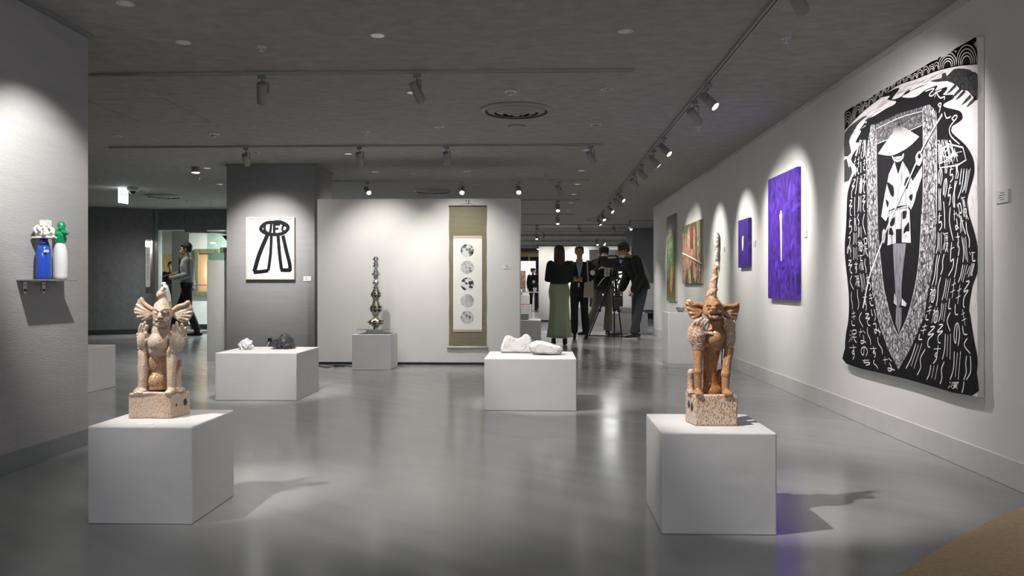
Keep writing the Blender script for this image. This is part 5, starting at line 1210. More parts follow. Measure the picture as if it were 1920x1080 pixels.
ear3(L, g_l, g_lb, [(492, 500), (560, 440), (640, 418), (687, 380), (697, 420), (722, 460), (725, 510), (712, 550), (692, 590), (665, 620), (610, 630), (545, 602), (505, 570)],
     [(495, 500), (560, 450), (640, 425), (686, 388)], (505, 530), [(712, 465), (716, 510), (702, 555), (675, 600), (615, 620)], (572, 492), (50, 25, -.45))
def hand(pal, pr, fingers, thumb, root, nm='raised_hand', gm=None, P_=None, o=None):
    b = MB(); b.ell(pal[0], pr); b.tube([root, pal[0]], [pr[0] * .65, pr[0] * .8], 14, rnd=True)
    for f in fingers: b.tube(f, [.0085, .0085, .0072] if len(f) == 3 else [.0085, .007], 10, rnd=True)
    b.tube(thumb, [.009, .007], 10, rnd=True); return b
b = hand([A(158, 830, -.03)], (50 * q6, .024, 110 * q6), [[A(130, 770, -.035), A(135, 700, -.04), A(152, 650, -.045)], [A(155, 750, -.035), A(170, 680, -.04), A(190, 630, -.045)], [A(190, 760, -.035), A(200, 700, -.04), A(215, 668, -.045)], [A(200, 810, -.03), A(208, 770, -.04), A(205, 750, -.045)]], [A(200, 840, -.03), A(262, 795, -.045)], B5(180, 170, -.02))
for i in range(6): b.ell(A(112 + 3 * i, 760 + i * 32, -.02), (14 * q6, .014, 20 * q6))
hl_ = b.build('raised_hand', g_l, L, remesh=.0026, relax=1, smooth=True)
b = hand([A(550, 840, -.03)], (82 * q6, .026, 115 * q6), [[A(505, 760, -.035), A(508, 700, -.04), A(510, 665, -.045)], [A(548, 750, -.035), A(550, 680, -.04), A(548, 632, -.045)], [A(590, 750, -.035), A(600, 690, -.04), A(606, 650, -.045)], [A(625, 770, -.03), A(640, 720, -.035), A(650, 690, -.04)]], [A(500, 800, -.04), A(482, 745, -.05)], B5(560, 180, -.02))
for i in range(6): b.ell(A(650 - 12 * i, 800 + i * 28, -.02), (20 * q6, .014, 16 * q6), (0, -.5, 0))
b.tube([A(480, 740, -.04), A(478, 800, -.045), A(490, 880, -.045), A(455, 965, -.045), A(470, 1010, -.04)], .009, 10, rnd=True)
hr_ = b.build('raised_hand', g_l, L, remesh=.0026, relax=1, smooth=True)
beads(L, hr_, 160, .0016, 5); beads(L, hl_, 120, .0016, 6)
# ---- right statue
k2 = 1 / 442.0
sb = fl(1336, 799, .4095)
R2, P2 = statue(1336, 799, k2, 0, (onY(1336, 600, sb.y + .075).x, sb.y + .075, .4095), 'brown ceramic beast statue with open toothy mouth, tall horn and hands at its chin')
A = lambda x, y, d=0: P2(1270 + x / 5.686, 490 + y / 5.686, d)
B5 = lambda x, y, d=0: P2(1270 + x / 6, 640 + y / 6, d)
q6 = k2 / 5.686; q7 = k2 / 6
b = MB(); pl = [(1297, -.075), (1375, -.075), (1374, .062), (1290, .062), (1288, .03)]
bx_ = [((px - 1336) * k2, dy) for px, dy in pl]; b.rings([[(x, y, z) for x, y in bx_] for z in (0, .125, .128)])
b.tube([(bx_[0][0] + .008, bx_[0][1] + .008, .125), (bx_[1][0] - .008, bx_[1][1] + .008, .124)], .008, 10, rnd=True)
sbb = b.build('statue_base', g_rbase, R2, remesh=.004, relax=2, smooth=True)
for c_, r_ in (((-.094, -.042, .076), (.007, .010, .020)), ((-.100, -.008, .082), (.007, .010, .017))): MB().ell(c_, r_).build('base_hole', m_dark, R2, smooth=True)
b = MB(); b.ell(A(405, 800, -.01), (110 * q6, .062, 125 * q6)); b.ell(A(415, 700, .0), (80 * q6, .048, 85 * q6)); b.tube([A(425, 600, -.01), A(415, 700, .0), A(405, 830, .0), A(410, 930, .01)], [.034, .036, .046, .036], 16)
b.tube([A(260, 880, .01), A(340, 820, .01), A(480, 830, .01), A(535, 900, .01)], [.026, .034, .034, .026], 14)
b.build('trunk', g_r, R2, remesh=.0045, relax=6, smooth=True)
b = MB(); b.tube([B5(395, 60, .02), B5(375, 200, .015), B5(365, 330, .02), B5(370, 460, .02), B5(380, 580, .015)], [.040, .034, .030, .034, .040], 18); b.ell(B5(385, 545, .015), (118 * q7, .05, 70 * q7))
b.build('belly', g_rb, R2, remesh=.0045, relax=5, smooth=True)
for pts, rad, foot, fr, nm, gm in (([B5(238, 60, -.02), B5(232, 220, -.03), B5(230, 340, -.036), B5(232, 540, -.038)], [54 * q7, 44 * q7, 42 * q7, 34 * q7], B5(232, 578, -.055), (52 * q7, .028, 34 * q7), 'front_leg', g_r),
                               ([B5(585, 80, -.02), B5(560, 240, -.03), B5(545, 370, -.036), B5(542, 530, -.038)], [48 * q7, 44 * q7, 44 * q7, 38 * q7], B5(560, 572, -.055), (58 * q7, .028, 36 * q7), 'front_leg', g_r),
                               ([B5(155, 345, .0), B5(152, 420, .01), B5(150, 500, .01), B5(148, 560, .01)], [36 * q7, 34 * q7, 34 * q7, 38 * q7], B5(148, 575, -.01), (48 * q7, .028, 30 * q7), 'hind_leg', g_rc),
                               ([B5(480, 350, .035), B5(470, 450, .035), B5(470, 560, .03)], [38 * q7, 44 * q7, 46 * q7], B5(480, 580, .02), (50 * q7, .03, 30 * q7), 'hind_leg', g_rb)):
    rad = [r_ * 1.14 for r_ in rad]; foot = (foot[0], foot[1], .128 + fr[2] * .7); pts = pts[:-1] + [(pts[-1][0], pts[-1][1], .136)]
    b = MB(); b.tube(pts, rad, 14, rnd=True); b.ell(foot, fr)
    for s in (-.55, 0, .55): b.ell((foot[0] + s * fr[0], foot[1] - fr[1] * .7, foot[2] - fr[2] * .2), (fr[0] * .30, .013, fr[2] * .62))
    if nm == 'front_leg': b.ell(pts[2], rad[2] * 1.15)
    b.build(nm, gm, R2, remesh=.0035, relax=2, smooth=True)
b = MB(); fy = -.055
b.ell(A(385, 510, fy), (112 * q6, .047, 95 * q6)); b.ell(A(375, 450, fy + .006), (88 * q6, .042, 62 * q6)); b.ell(A(330, 545, fy - .018), (52 * q6, .024, 48 * q6)); b.ell(A(470, 540, fy - .01), (34 * q6, .024, 50 * q6)); b.ell(A(400, 590, fy - .01), (88 * q6, .034, 32 * q6))
b.tube([A(315, 468, fy - .03), A(350, 455, fy - .046), A(382, 475, fy - .052)], [.006, .0085, .006], 10, rnd=True); b.tube([A(382, 475, fy - .052), A(425, 450, fy - .048), A(465, 470, fy - .03)], [.006, .0085, .006], 10, rnd=True)
b.ell(A(388, 500, fy - .052), (30 * q6, .014, 20 * q6)); b.ell(A(365, 508, fy - .05), (14 * q6, .009, 10 * q6)); b.ell(A(412, 508, fy - .05), (14 * q6, .009, 10 * q6))
b.ell(A(345, 492, fy - .038), (22 * q6, .009, 12 * q6)); b.ell(A(435, 490, fy - .038), (22 * q6, .009, 12 * q6))
b.tube([A(335, 555, fy - .038), A(360, 528, fy - .052), A(410, 528, fy - .056), A(465, 540, fy - .045), A(475, 570, fy - .036), A(460, 600, fy - .040), A(400, 603, fy - .050), A(350, 590, fy - .046), A(335, 555, fy - .038)], .0052, 10)
b.tube([A(300, 530, fy - .02), A(330, 510, fy - .035)], .008, 10, rnd=True); b.tube([A(485, 530, fy - .02), A(450, 508, fy - .035)], .008, 10, rnd=True)
for dx in (-30, -10, 12, 34): b.ell(A(385 + dx, 440 + abs(dx) * .2, fy - .036), (9 * q6, .008, 14 * q6))
h2 = b.build('head', g_r, R2, remesh=.0022, relax=1, smooth=True)
MB().ell(A(403, 566, fy - .0375), (62 * q6, .0125, 27 * q6)).build('open_mouth', mat('mouth_dark', (.05, .015, .01), .4), R2, smooth=True)
b = MB()
for i in range(6): b.ell(A(362 + i * 17, 549, fy - .0485), (7.5 * q6, .005, 9 * q6), n=10, m=6)
for i in range(5): b.ell(A(372 + i * 17, 586, fy - .0485), (7.5 * q6, .005, 8 * q6), n=10, m=6)
b.build('teeth', mat('tooth_glaze', (.74, .60, .50), .2), R2, smooth=True)
b = MB(); pts = spline([A(368, 410, -.04), A(370, 340, -.04), A(382, 260, -.038), A(398, 180, -.038), A(400, 110, -.04), A(403, 55, -.04), A(407, 44, -.04)], 6); n_ = len(pts)
rr = [(46 * (1 - i / n_) ** .75 + 8) * q6 for i in range(n_)]; b.tube(pts, rr, 16)
for i in range(26):
    t = i / 26; j = int(t * (n_ - 1)); a = i * .85; r0 = rr[j]; b.ell((pts[j][0] + r0 * .8 * math.cos(a), pts[j][1] + r0 * .8 * math.sin(a), pts[j][2]), (r0 * .5, r0 * .5, r0 * .55), n=10, m=6)
b.ell(A(365, 400, -.04), (50 * q6, .026, 10 * q6))
b.build('horn', g_rc, R2, remesh=.0026, relax=1, smooth=True)
ear3(R2, g_r, g_rb, [(275, 470), (215, 448), (170, 455), (130, 400), (100, 408), (88, 450), (100, 500), (120, 560), (140, 600), (175, 620), (215, 607), (262, 600)],
     [(275, 475), (215, 455), (165, 462), (125, 410)], (268, 535), [(98, 450), (110, 500), (130, 555), (160, 605)], (212, 512), (48, 30, .3))
ear3(R2, g_r, g_rb, [(480, 480), (520, 465), (600, 465), (655, 440), (668, 480), (660, 525), (640, 570), (645, 600), (620, 640), (560, 625), (500, 600)],
     [(482, 485), (530, 472), (600, 475), (652, 450)], (490, 545), [(655, 500), (640, 560), (625, 620), (560, 610)], (570, 515), (58, 32, -.2))
b = hand([A(208, 775, -.03)], (104 * q6, .028, 135 * q6), [[A(165, 690, -.04), A(185, 650, -.048), A(215, 625, -.052)], [A(205, 680, -.045), A(230, 640, -.055), A(262, 608, -.062)], [A(245, 690, -.048), A(270, 650, -.06), A(300, 618, -.066)], [A(270, 710, -.048), A(295, 665, -.062), A(328, 628, -.070)]], [A(300, 755, -.045), A(372, 768, -.06)], B5(235, 80, -.02))
hL = b.build('raised_hand', g_rc, R2, remesh=.0026, relax=1, smooth=True)
b = hand([A(562, 800, -.03)], (60 * q6, .026, 135 * q6), [[A(530, 700, -.04), A(515, 665, -.05), A(505, 635, -.058)], [A(552, 690, -.045), A(545, 655, -.055), A(532, 625, -.06)], [A(578, 690, -.045), A(577, 655, -.052), A(568, 628, -.058)], [A(600, 705, -.04), A(600, 670, -.046), A(598, 645, -.05)]], [A(525, 730, -.045), A(505, 690, -.058)], B5(580, 90, -.02))
hR = b.build('raised_hand', g_rc, R2, remesh=.0026, relax=1, smooth=True)
beads(R2, hL, 260, .0017, 15); beads(R2, hR, 160, .0017, 16)
# small paper notes lying on the two plinths
q = fl(272, 795, .410); tag(MB().box((0, 0, .0006), (.07, .03, .001)).build('paper_note', m_card, None, (q.x, q.y, .4092)), 'small blank white note on the plinth in front of the left beast statue', 'note')
q = fl(1338, 806, .410); tag(MB().box((0, 0, .0006), (.05, .02, .001)).build('paper_note', m_card, None, (q.x, q.y, .4092)), 'small blank white note on the plinth in front of the right beast statue', 'note')
# ------------------------------------------------------------------ people
m_skin = mat('skin', (.50, .29, .20), .5, noise=(12, .08)); m_hair = mat('black_hair', (.010, .008, .008), .45, noise=(60, .5), bump=(120, .6), stretch=(6, 6, .6)); m_hairb = mat('dark_brown_hair', (.035, .013, .009), .4, noise=(60, .4), bump=(120, .6), stretch=(6, 6, .5))
m_suit = mat('black_cloth', (.012, .012, .014), .8, noise=(20, .2), bump=(40, .25)); m_navy2 = mat('dark_navy_knit', (.010, .012, .018), .9, bump=(120, .4)); m_khaki = mat('khaki_cloth', (.17, .155, .125), .85, bump=(14, .5))
m_jean = mat('dark_denim', (.035, .042, .058), .85, bump=(20, .4)); m_shoe = mat('black_leather', (.012, .01, .01), .35); m_mask = mat('mask_white', (.75, .75, .75), .8); m_shirt = mat('grey_shirt', (.30, .31, .33), .8, bump=(18, .5))
m_satin = mat('sage_satin', (.25, .30, .20), .42, noise=(2, .08), bump=(5, .6), stretch=(3, 3, .5))
def V(*a): return Vector(a)
DEF = dict(hip=V(0, 0, .94), waist=V(0, 0, 1.08), chest=V(0, 0, 1.30), neck=V(0, .01, 1.46), head=V(0, -.01, 1.61),
           shR=V(-.165, .01, 1.40), elR=V(-.215, .03, 1.14), wrR=V(-.22, -.03, .90), shL=V(.165, .01, 1.40), elL=V(.215, .03, 1.14), wrL=V(.22, -.03, .90),
           thR=V(-.085, 0, .90), knR=V(-.095, -.015, .50), anR=V(-.10, .02, .09), thL=V(.085, 0, .90), knL=V(.095, -.015, .50), anL=V(.10, .02, .09), look=0, tilt=0, toeR=V(0, -1, 0), toeL=V(0, -1, 0))
def tor(b, J, g, rx=(.155, .135, .165, .145), ry=(.105, .095, .115, .09), lo=None):
    h, w, c, n = J['hip'], J['waist'], J['chest'], J['neck']
    secs = [(h - V(0, 0, .06), rx[0] * .95, ry[0] * .95), (h + V(0, 0, .02), rx[0], ry[0]), (w, rx[1], ry[1]), ((w + c) / 2, (rx[1] + rx[2]) / 2, (ry[1] + ry[2]) / 2), (c, rx[2], ry[2]), (c + (n - c) * .55, rx[3], ry[3]), (n - V(0, 0, .015), .07, .065)]
    if lo: secs = [(h + V(0, 0, lo), rx[0] * 1.03, ry[0] * 1.05)] + secs[1:]
    b.loft([(p.x, p.y, p.z, x + g, y + g) for p, x, y in secs], 24)
def arm(b, J, s, g, end=1.0, r=(.052, .043, .030)):
    a, e, w = J['sh' + s], J['el' + s], J['wr' + s]; w2 = e + (w - e) * end
    b.tube([a + V(0, 0, .0), a + (e - a) * .5, e, e + (w2 - e) * .5, w2], [r[0] + g, r[0] * .92 + g, r[1] + g, r[1] * .9 + g, r[2] + g], 14, rnd=True)
    b.ell(a + V(0, 0, -.006), (.046 + g * .8, .05 + g, .05 + g * .8))
def leg(b, J, s, g, end=1.0, r=(.085, .058, .040), flare=0):
    t, k, a = J['th' + s], J['kn' + s], J['an' + s]; a2 = k + (a - k) * end
    b.tube([t + V(0, 0, .03), t + (k - t) * .5, k, k + (a2 - k) * .45, a2], [r[0] + g, r[0] * .86 + g, r[1] + g, r[1] * .95 + g + flare * .5, r[2] + g + flare], 16)
    b.ell(t + V(0, 0, .03), (r[0] + g, r[0] + g + .01, r[0] + g))
def human_hand(b, w, d, side, curl=.5):
    """palm with four bent fingers of different length and a thumb; d points along the hand, side to the thumb"""
    d = Vector(d).normalized(); t = Vector(side); t = (t - d * t.dot(d)).normalized(); n = d.cross(t)
    b.tube([w, w + d * .03, w + d * .085], [.022, .030, .034], 12, flat=.5, up=n, rnd=True)
    for i, (o_, L) in enumerate(((.027, .066), (.009, .075), (-.009, .070), (-.026, .055))):
        p0 = w + d * .085 + t * o_; p1 = p0 + d * L * .45 + n * curl * .012; p2 = p1 + (d * (1 - curl * .5) + n * curl).normalized() * L * .32; p3 = p2 + (d * (1 - curl) + n * curl * 1.2).normalized() * L * .28
        b.tube([p0, p1, p2, p3], [.0092, .009, .0085, .0075], 8, rnd=True)
    p0 = w + d * .03 + t * .026; b.tube([p0, p0 + (d * .6 + t * .8).normalized() * .035, p0 + (d * .8 + t * .5).normalized() * .068 + n * .008], [.011, .0105, .009], 8, rnd=True)
def headm(b, J, hs=1.0):
    c = J['head']; M = Matrix.Translation(c) @ Euler((J['tilt'], 0, J['look'])).to_matrix().to_4x4() @ Matrix.Scale(hs, 4)
    k = len(b.v)
    b.ell((0, .012, .03), (.076, .093, .092)); b.ell((0, -.020, -.040), (.058, .066, .072)); b.ell((0, -.040, -.088), (.030, .030, .024))
    b.tube([(0, -.088, .018), (0, -.100, -.012), (0, -.108, -.028)], [.008, .010, .013], 10, rnd=True); b.ell((.010, -.098, -.030), (.009, .009, .008)); b.ell((-.010, -.098, -.030), (.009, .009, .008))
    for s in (-1, 1):
        b.ell((s * .030, -.078, .024), (.020, .012, .007)); b.ell((s * .030, -.074, .006), (.015, .011, .009)); b.ell((s * .040, -.062, -.020), (.022, .018, .020)); b.ell((s * .077, .012, -.004), (.010, .018, .030)); b.ell((s * .080, .016, .014), (.009, .014, .012))
    b.ell((0, -.088, -.058), (.024, .010, .006)); b.ell((0, -.086, -.068), (.020, .010, .006))
    for i in range(k, len(b.v)): b.v[i] = tuple(M @ Vector(b.v[i]))
    return M
def person(loc, rz, label, J_, sc=1.0, skin=True, top=m_suit, low=m_suit, top_lo=-.08, legs=True, flare=.012, hl=None, hc=.5, tg=.016, voxel=.007, shoes=True, shoe_m=None):
    J = dict(DEF); J.update(J_)
    o = empty('person', loc, label, 'person', rz=rz); o.scale = (sc,) * 3
    b = MB(); M = headm(b, J); tor(b, J, -.012); b.tube([J['neck'] - V(0, 0, .06), J['neck'], J['head'] - V(0, 0, .05)], [.058, .052, .053], 14)
    hl = hl or {}
    for s in 'RL':
        arm(b, J, s, -.006); w, e = J['wr' + s], J['el' + s]; d, sd = hl.get(s, ((w - e), V(0, -1, 0)))
        human_hand(b, w, d, sd, hc); leg(b, J, s, -.008)
        t = J['toe' + s]; a = J['an' + s]; b.tube([a + V(0, 0, -.03), a + t * .08 + V(0, 0, -.05), a + t * .15 + V(0, 0, -.062)], [.035, .033, .022], 10, rnd=True)
    b.build('body', m_skin, o, remesh=voxel, relax=2, smooth=True)
    if top:
        b = MB(); tor(b, J, tg, lo=top_lo)
        for s in 'RL': arm(b, J, s, tg, .97)
        b.build('top', top, o, remesh=.009, relax=4, smooth=True)
    if low and legs:
        b = MB(); h = J['hip']; b.loft([(h.x, h.y, h.z - .10, .14, .11), (h.x, h.y, h.z, .165, .118), (h.x, h.y, h.z + .08, .152, .108)])
        for s in 'RL': leg(b, J, s, .012, .97, flare=flare)
        b.build('trousers', low, o, remesh=.009, relax=4, smooth=True)
    if shoes:
        for s in 'RL':
            t = J['toe' + s]; a = J['an' + s]; b = MB(); b.tube([a + V(0, 0, -.045) - t * .045, a + t * .06 + V(0, 0, -.050), a + t * .17 + V(0, 0, -.058)], [.043, .042, .030], 12, rnd=True)
            b.tube([a + V(0, 0, .02), a + V(0, 0, -.04)], [.042, .040], 12)
            g = b.build('shoe', shoe_m or m_shoe, o, remesh=.006, relax=2, smooth=True)
            for v in g.data.vertices:
                if v.co.z < .004: v.co.z = .004
    o['J'] = 0; del o['J']
    return o, J, M
def hair(o, M, kind='short', m=m_hair):
    b = MB()
    if kind == 'short':
        b.ell((0, .026, .046), (.088, .098, .092)); b.ell((0, .066, .0), (.074, .052, .066)); b.ell((.052, .03, .02), (.036, .06, .062)); b.ell((-.052, .03, .02), (.036, .06, .062)); b.ell((.015, -.052, .096), (.062, .036, .030), (0, .2, 0))
    elif kind == 'long':
        b.ell((0, .02, .045), (.092, .104, .094)); b.loft([(0, .045, .05, .094, .085), (0, .055, -.08, .098, .075), (0, .065, -.20, .100, .060), (0, .075, -.285, .085, .045), (0, .078, -.30, .05, .03)])
    elif kind == 'bushy':
        b.ell((0, .02, .045), (.100, .110, .095)); b.ell((0, .05, 0), (.094, .07, .075)); b.ell((0, -.045, .07), (.085, .05, .045))
        for i in range(10): a = i * .63; b.ell((.07 * math.cos(a), .02 + .07 * math.sin(a), .085), .032)
    x = b.build('hair', m, o, remesh=.007, relax=2, smooth=True); x.matrix_local = M; return x
def onhead(o, M, b, name, m, **k): x = b.build(name, m, o, **k); x.matrix_local = M; return x
def eyes(o, M, m=None):
    b = MB()
    for s in (-1, 1): b.ell((s * .030, -.0855, .007), (.012, .004, .0045), n=10, m=6)
    onhead(o, M, b, 'eyes', mat('eye_dark', (.01, .008, .006), .2), smooth=True)
    b = MB()
    for s in (-1, 1): b.tube([(s * .016, -.0905, .029), (s * .032, -.0905, .034), (s * .048, -.080, .029)], .0035, 6)
    onhead(o, M, b, 'eyebrows', m_hair)
    onhead(o, M, MB().ell((0, -.0965, -.062), (.022, .003, .0035), n=10, m=6), 'lips', mat('lip', (.30, .12, .10), .4), smooth=True)

# woman with her back to us
wp = fl(1048.5, 646.5)
J_ = dict(shR=V(-.15, .01, 1.40), shL=V(.15, .01, 1.40), elR=V(-.195, -.03, 1.14), wrR=V(-.06, -.17, 1.10), elL=V(.195, -.03, 1.14), wrL=V(.05, -.19, 1.14))
o, J, M = person((wp.x, wp.y, 0), math.pi + .05, 'person with long dark hair seen from behind, black sweater, long sage green skirt', J_, .965, top=m_navy2, low=None, legs=False, top_lo=-.03, tg=.022,
                 hl={'R': (V(1, -.1, .05), V(0, 0, 1)), 'L': (V(-1, -.1, 0), V(0, 0, 1))})
hair(o, M, 'long', m_hairb)
b = MB(); n = 48; rs = []
for z, rx, ry, wv in ((1.10, .148, .105, 0), (1.02, .172, .13, 0), (.92, .195, .155, .001), (.75, .182, .145, .003), (.55, .188, .15, .007), (.35, .205, .16, .012), (.19, .225, .17, .018), (.13, .232, .175, .021)):
    rx *= 1 - .09 * min(1, max(0, (1.02 - z) / .3)); rs.append([((rx + wv * math.sin(7 * t)) * math.cos(t), (ry + wv * math.cos(6 * t)) * math.sin(t), z + (.0 if z > .2 else .008 * math.sin(3 * t))) for t in [2 * math.pi * j / n for j in range(n)]])
b.rings(rs, cap=True); b.build('skirt', m_satin, o, smooth=True)
# man in dark jacket with a tote bag, facing us
mp = fl(1086.5, 634.5)
J_ = dict(head=V(-.0, -.02, 1.62), tilt=.05, look=.12, elR=V(-.24, .02, 1.15), wrR=V(-.13, -.20, 1.10), elL=V(.235, .05, 1.14), wrL=V(.08, -.17, 1.09), anR=V(-.095, .02, .09), anL=V(.125, .0, .09))
o, J, M = person((mp.x, mp.y, 0), -.06, 'person in a dark suit facing us, with a lanyard and a beige tote bag', J_, 1.0, top=None, hl={'R': (V(1, -.4, .0), V(0, 0, 1)), 'L': (V(-1, -.3, .1), V(0, 0, 1))}, hc=.9)
hair(o, M); eyes(o, M)
b = MB(); tor(b, J, .024, lo=-.16)
for s in 'RL': arm(b, J, s, .020, .96)
b.build('jacket', m_suit, o, remesh=.009, relax=4, smooth=True)
b = MB(); b.prism([(-.045, 1.475), (.045, 1.475), (.055, 1.40), (.012, 1.12), (-.012, 1.12), (-.055, 1.40)], 1, -.150, -.09); b.build('shirt_front', m_shirt, o, bevel=.01)
b = MB(); b.prism([(-.045, 1.485), (-.004, 1.455), (-.035, 1.40), (-.06, 1.44)], 1, -.158, -.08); b.prism([(.045, 1.485), (.004, 1.455), (.035, 1.40), (.06, 1.44)], 1, -.158, -.08); b.build('collar', m_shirt, o, bevel=.004)
b = MB(); b.tube([(.06, -.06, 1.49), (.05, -.165, 1.38), (.005, -.162, 1.20)], .007, 8, flat=.4); b.tube([(-.06, -.06, 1.49), (-.045, -.165, 1.38), (.0, -.162, 1.20)], .007, 8, flat=.4); b.build('lanyard', mat('lanyard_blue_white', (.42, .50, .62), .6), o)
b = MB(); b.tube(spline([(.17, -.155, 1.05), (.150, -.165, 1.30), (.145, -.06, 1.475), (.16, .10, 1.38), (.18, .13, 1.05)], 5), .014, 8, flat=.35, up=(0, 1, 0)); b.build('bag_strap', mat('tote_beige', (.40, .37, .31), .85), o)
tb = MB(); tb.box((.235, -.02, .93), (.05, .30, .34)); x = tb.build('tote_bag', MATS['tote_beige'], o, bevel=.02)
x = MB().box((.16, -.155, .92), (.16, .03, .30), (0, .05, 0)).build('tote_bag_front', MATS['tote_beige'], o, bevel=.012)
# white badge on the arm and small recorder in the hand
MB().ell((.245, -.075, 1.235), (.055, .012, .05), (0, 0, .5)).build('arm_badge', m_card, o, smooth=True)
rw = Vector((mp.x, mp.y, 0)) + Vector((-.03, -.275, 1.00)); rc = empty('voice_recorder', rw, 'small black device with a white label, held by the person with the tote bag', 'device')
MB().box((0, 0, 0), (.05, .03, .13)).build('device_body', m_black, rc, bevel=.005); MB().box((.004, -.0155, .01), (.03, .001, .07)).build('device_label', m_card, rc)
MB().tube([(0, 0, .064), (.01, .02, .09)], .004, 6).build('wrist_loop', m_black, rc)
# cameraman behind a tripod camera
cp_ = fl(1130, 629)
J_ = dict(hip=V(.02, .02, .95), waist=V(.0, .0, 1.10), chest=V(-.0, -.05, 1.32), neck=V(0, -.08, 1.48), head=V(.02, -.13, 1.62), tilt=.25,
          shR=V(-.17, -.05, 1.42), elR=V(-.25, -.12, 1.18), wrR=V(-.10, -.36, 1.30), shL=V(.17, -.05, 1.42), elL=V(.24, -.12, 1.18), wrL=V(.16, -.36, 1.28),
          thR=V(-.07, .02, .90), knR=V(-.16, .0, .50), anR=V(-.34, .06, .09), thL=V(.11, .02, .90), knL=V(.12, -.03, .50), anL=V(.10, -.0, .09), toeR=V(-.8, -.6, 0), toeL=V(.1, -1, 0))
o, J, M = person((cp_.x, cp_.y + .05, 0), 0, 'person bent behind the television camera, black padded jacket, loose khaki trousers', J_, 1.01, top=None, low=m_khaki, flare=.035, hc=.8)
hair(o, M, 'bushy'); onhead(o, M, MB().ell((0, -.062, -.045), (.060, .055, .048)), 'face_mask', m_mask, smooth=True)
b = MB(); tor(b, J, .04, lo=-.02)
for s in 'RL':
    arm(b, J, s, .032, .94)
    a, e, w = J['sh' + s], J['el' + s], J['wr' + s]
    for t in (.2, .45, .7): b.ell(a + (e - a) * t, .088)
    for t in (.3, .65): b.ell(e + (w - e) * t, .075)
for z in (1.0, 1.08, 1.16, 1.24): b.loft([(0, -.01, z - .03, .17, .13), (0, -.01, z, .20, .16), (0, -.01, z + .03, .17, .13)])
b.build('padded_jacket', m_suit, o, remesh=.010, relax=3, smooth=True)
# waist bag
MB().ell((-.02, -.17, .99), (.20, .10, .13)).build('waist_bag', mat('black_nylon', (.014, .014, .016), .45, bump=(14, .9)), o, remesh=.012, relax=2, smooth=True)
# television camera and tripod
def tw3(px, py, Y): q = onY(px, py, Y); return q
Yc = cp_.y - .54
cb = tw3(1150, 503, Yc); tvc = empty('television_camera', (cb.x, Yc, cb.z - .0), 'black professional television camera with a fuzzy microphone, on the tripod', 'camera')
b = MB(); z0 = 0
b.box((-.02, 0, .10), (.30, .17, .17)); b.box((.10, .02, .13), (.13, .15, .14)); b.box((-.22, -.02, .12), (.14, .14, .12)); b.tube([(-.12, 0, .215), (-.10, 0, .24), (.06, 0, .24), (.09, 0, .21)], .014, 8)
b.box((.13, -.02, -.01), (.10, .12, .10)); b.box((.0, -.085, .09), (.14, .02, .10)); b.build('camera_body', m_black, tvc, bevel=.012)
b = MB(); b.tube([(-.28, -.03, .12), (-.34, -.08, .12)], [.055, .066], 20); b.build('lens_hood', m_black, tvc)
b = MB(); b.tube([(-.26, -.12, .185), (-.16, -.10, .19)], [.052, .045], 18, rnd=True); b.build('fuzzy_microphone', mat('foam_grey', (.06, .055, .045), .95, bump=(200, 1)), tvc, smooth=True)
MB().box((.13, -.1, .13), (.045, .006, .07)).build('side_screen', mat('screen_blue', (.05, .06, .12), .2, emit=(.15, .2, .45), estr=.4), tvc)
b = MB(); b.box((-.13, -.10, -.075), (.105, .004, .165), (0, .06, 0)); tg_ = b.build('paper_tag', m_card, tvc)
b = MB()
for i in range(6): b.box((-.13, -.1025, -.02 - i * .022), (.06 - .01 * (i % 3), .0012, .008), (0, .06, 0))
b.build('tag_print', m_inkgrey, tg_)
MB().tube(spline([(-.15, -.09, -.16), (-.22, -.12, -.22), (-.30, -.1, -.34)], 5), .008, 8).build('strap', m_mask, tvc)
hb = tw3(1152, 515, Yc)
tri = empty('tripod', (hb.x, Yc, 0), 'tall black tripod with a ground spreader, carrying the television camera', 'tripod')
hz2 = cb.z - .06
MB().lathe([(.05, hz2 - .16), (.075, hz2 - .14), (.075, hz2 - .10), (.05, hz2 - .08), (.06, hz2 - .04), (.06, hz2 - .001)], n=20).build('fluid_head', m_black, tri)
MB().tube([(.0, .03, hz2 - .06), (-.02, .10, hz2 - .12), (-.03, .15, hz2 - .16)], .010, 8).build('pan_handle', m_black, tri)
feet = [fl(1166, 633) - tri.location, fl(1104, 631) - tri.location, V(.03, .34, 0)]
for f_ in feet:
    f_ = Vector((f_.x, f_.y, .012)); t0 = Vector((f_.x * .08, f_.y * .08, hz2 - .14)); b = MB(); d = (f_ - t0); sd = Vector((0, 0, 1)).cross(d).normalized() * .022
    mid = t0 + d * .55
    b.tube([t0 + sd, mid + sd], .011, 8); b.tube([t0 - sd, mid - sd], .011, 8); b.tube([t0 + d * .42, f_], .014, 10); b.box(tuple(mid), (.065, .05, .05)); b.box(tuple(t0 + d * .30), (.06, .03, .025)); b.ell(f_ + V(0, 0, .008), (.03, .03, .018)); b.build('leg', m_black, tri)
b = MB()
for f_ in feet: b.tube([(0, 0, .02), (f_.x * .98, f_.y * .98, .02)], .011, 8, flat=.6)
b.build('ground_spreader', m_black, tri)
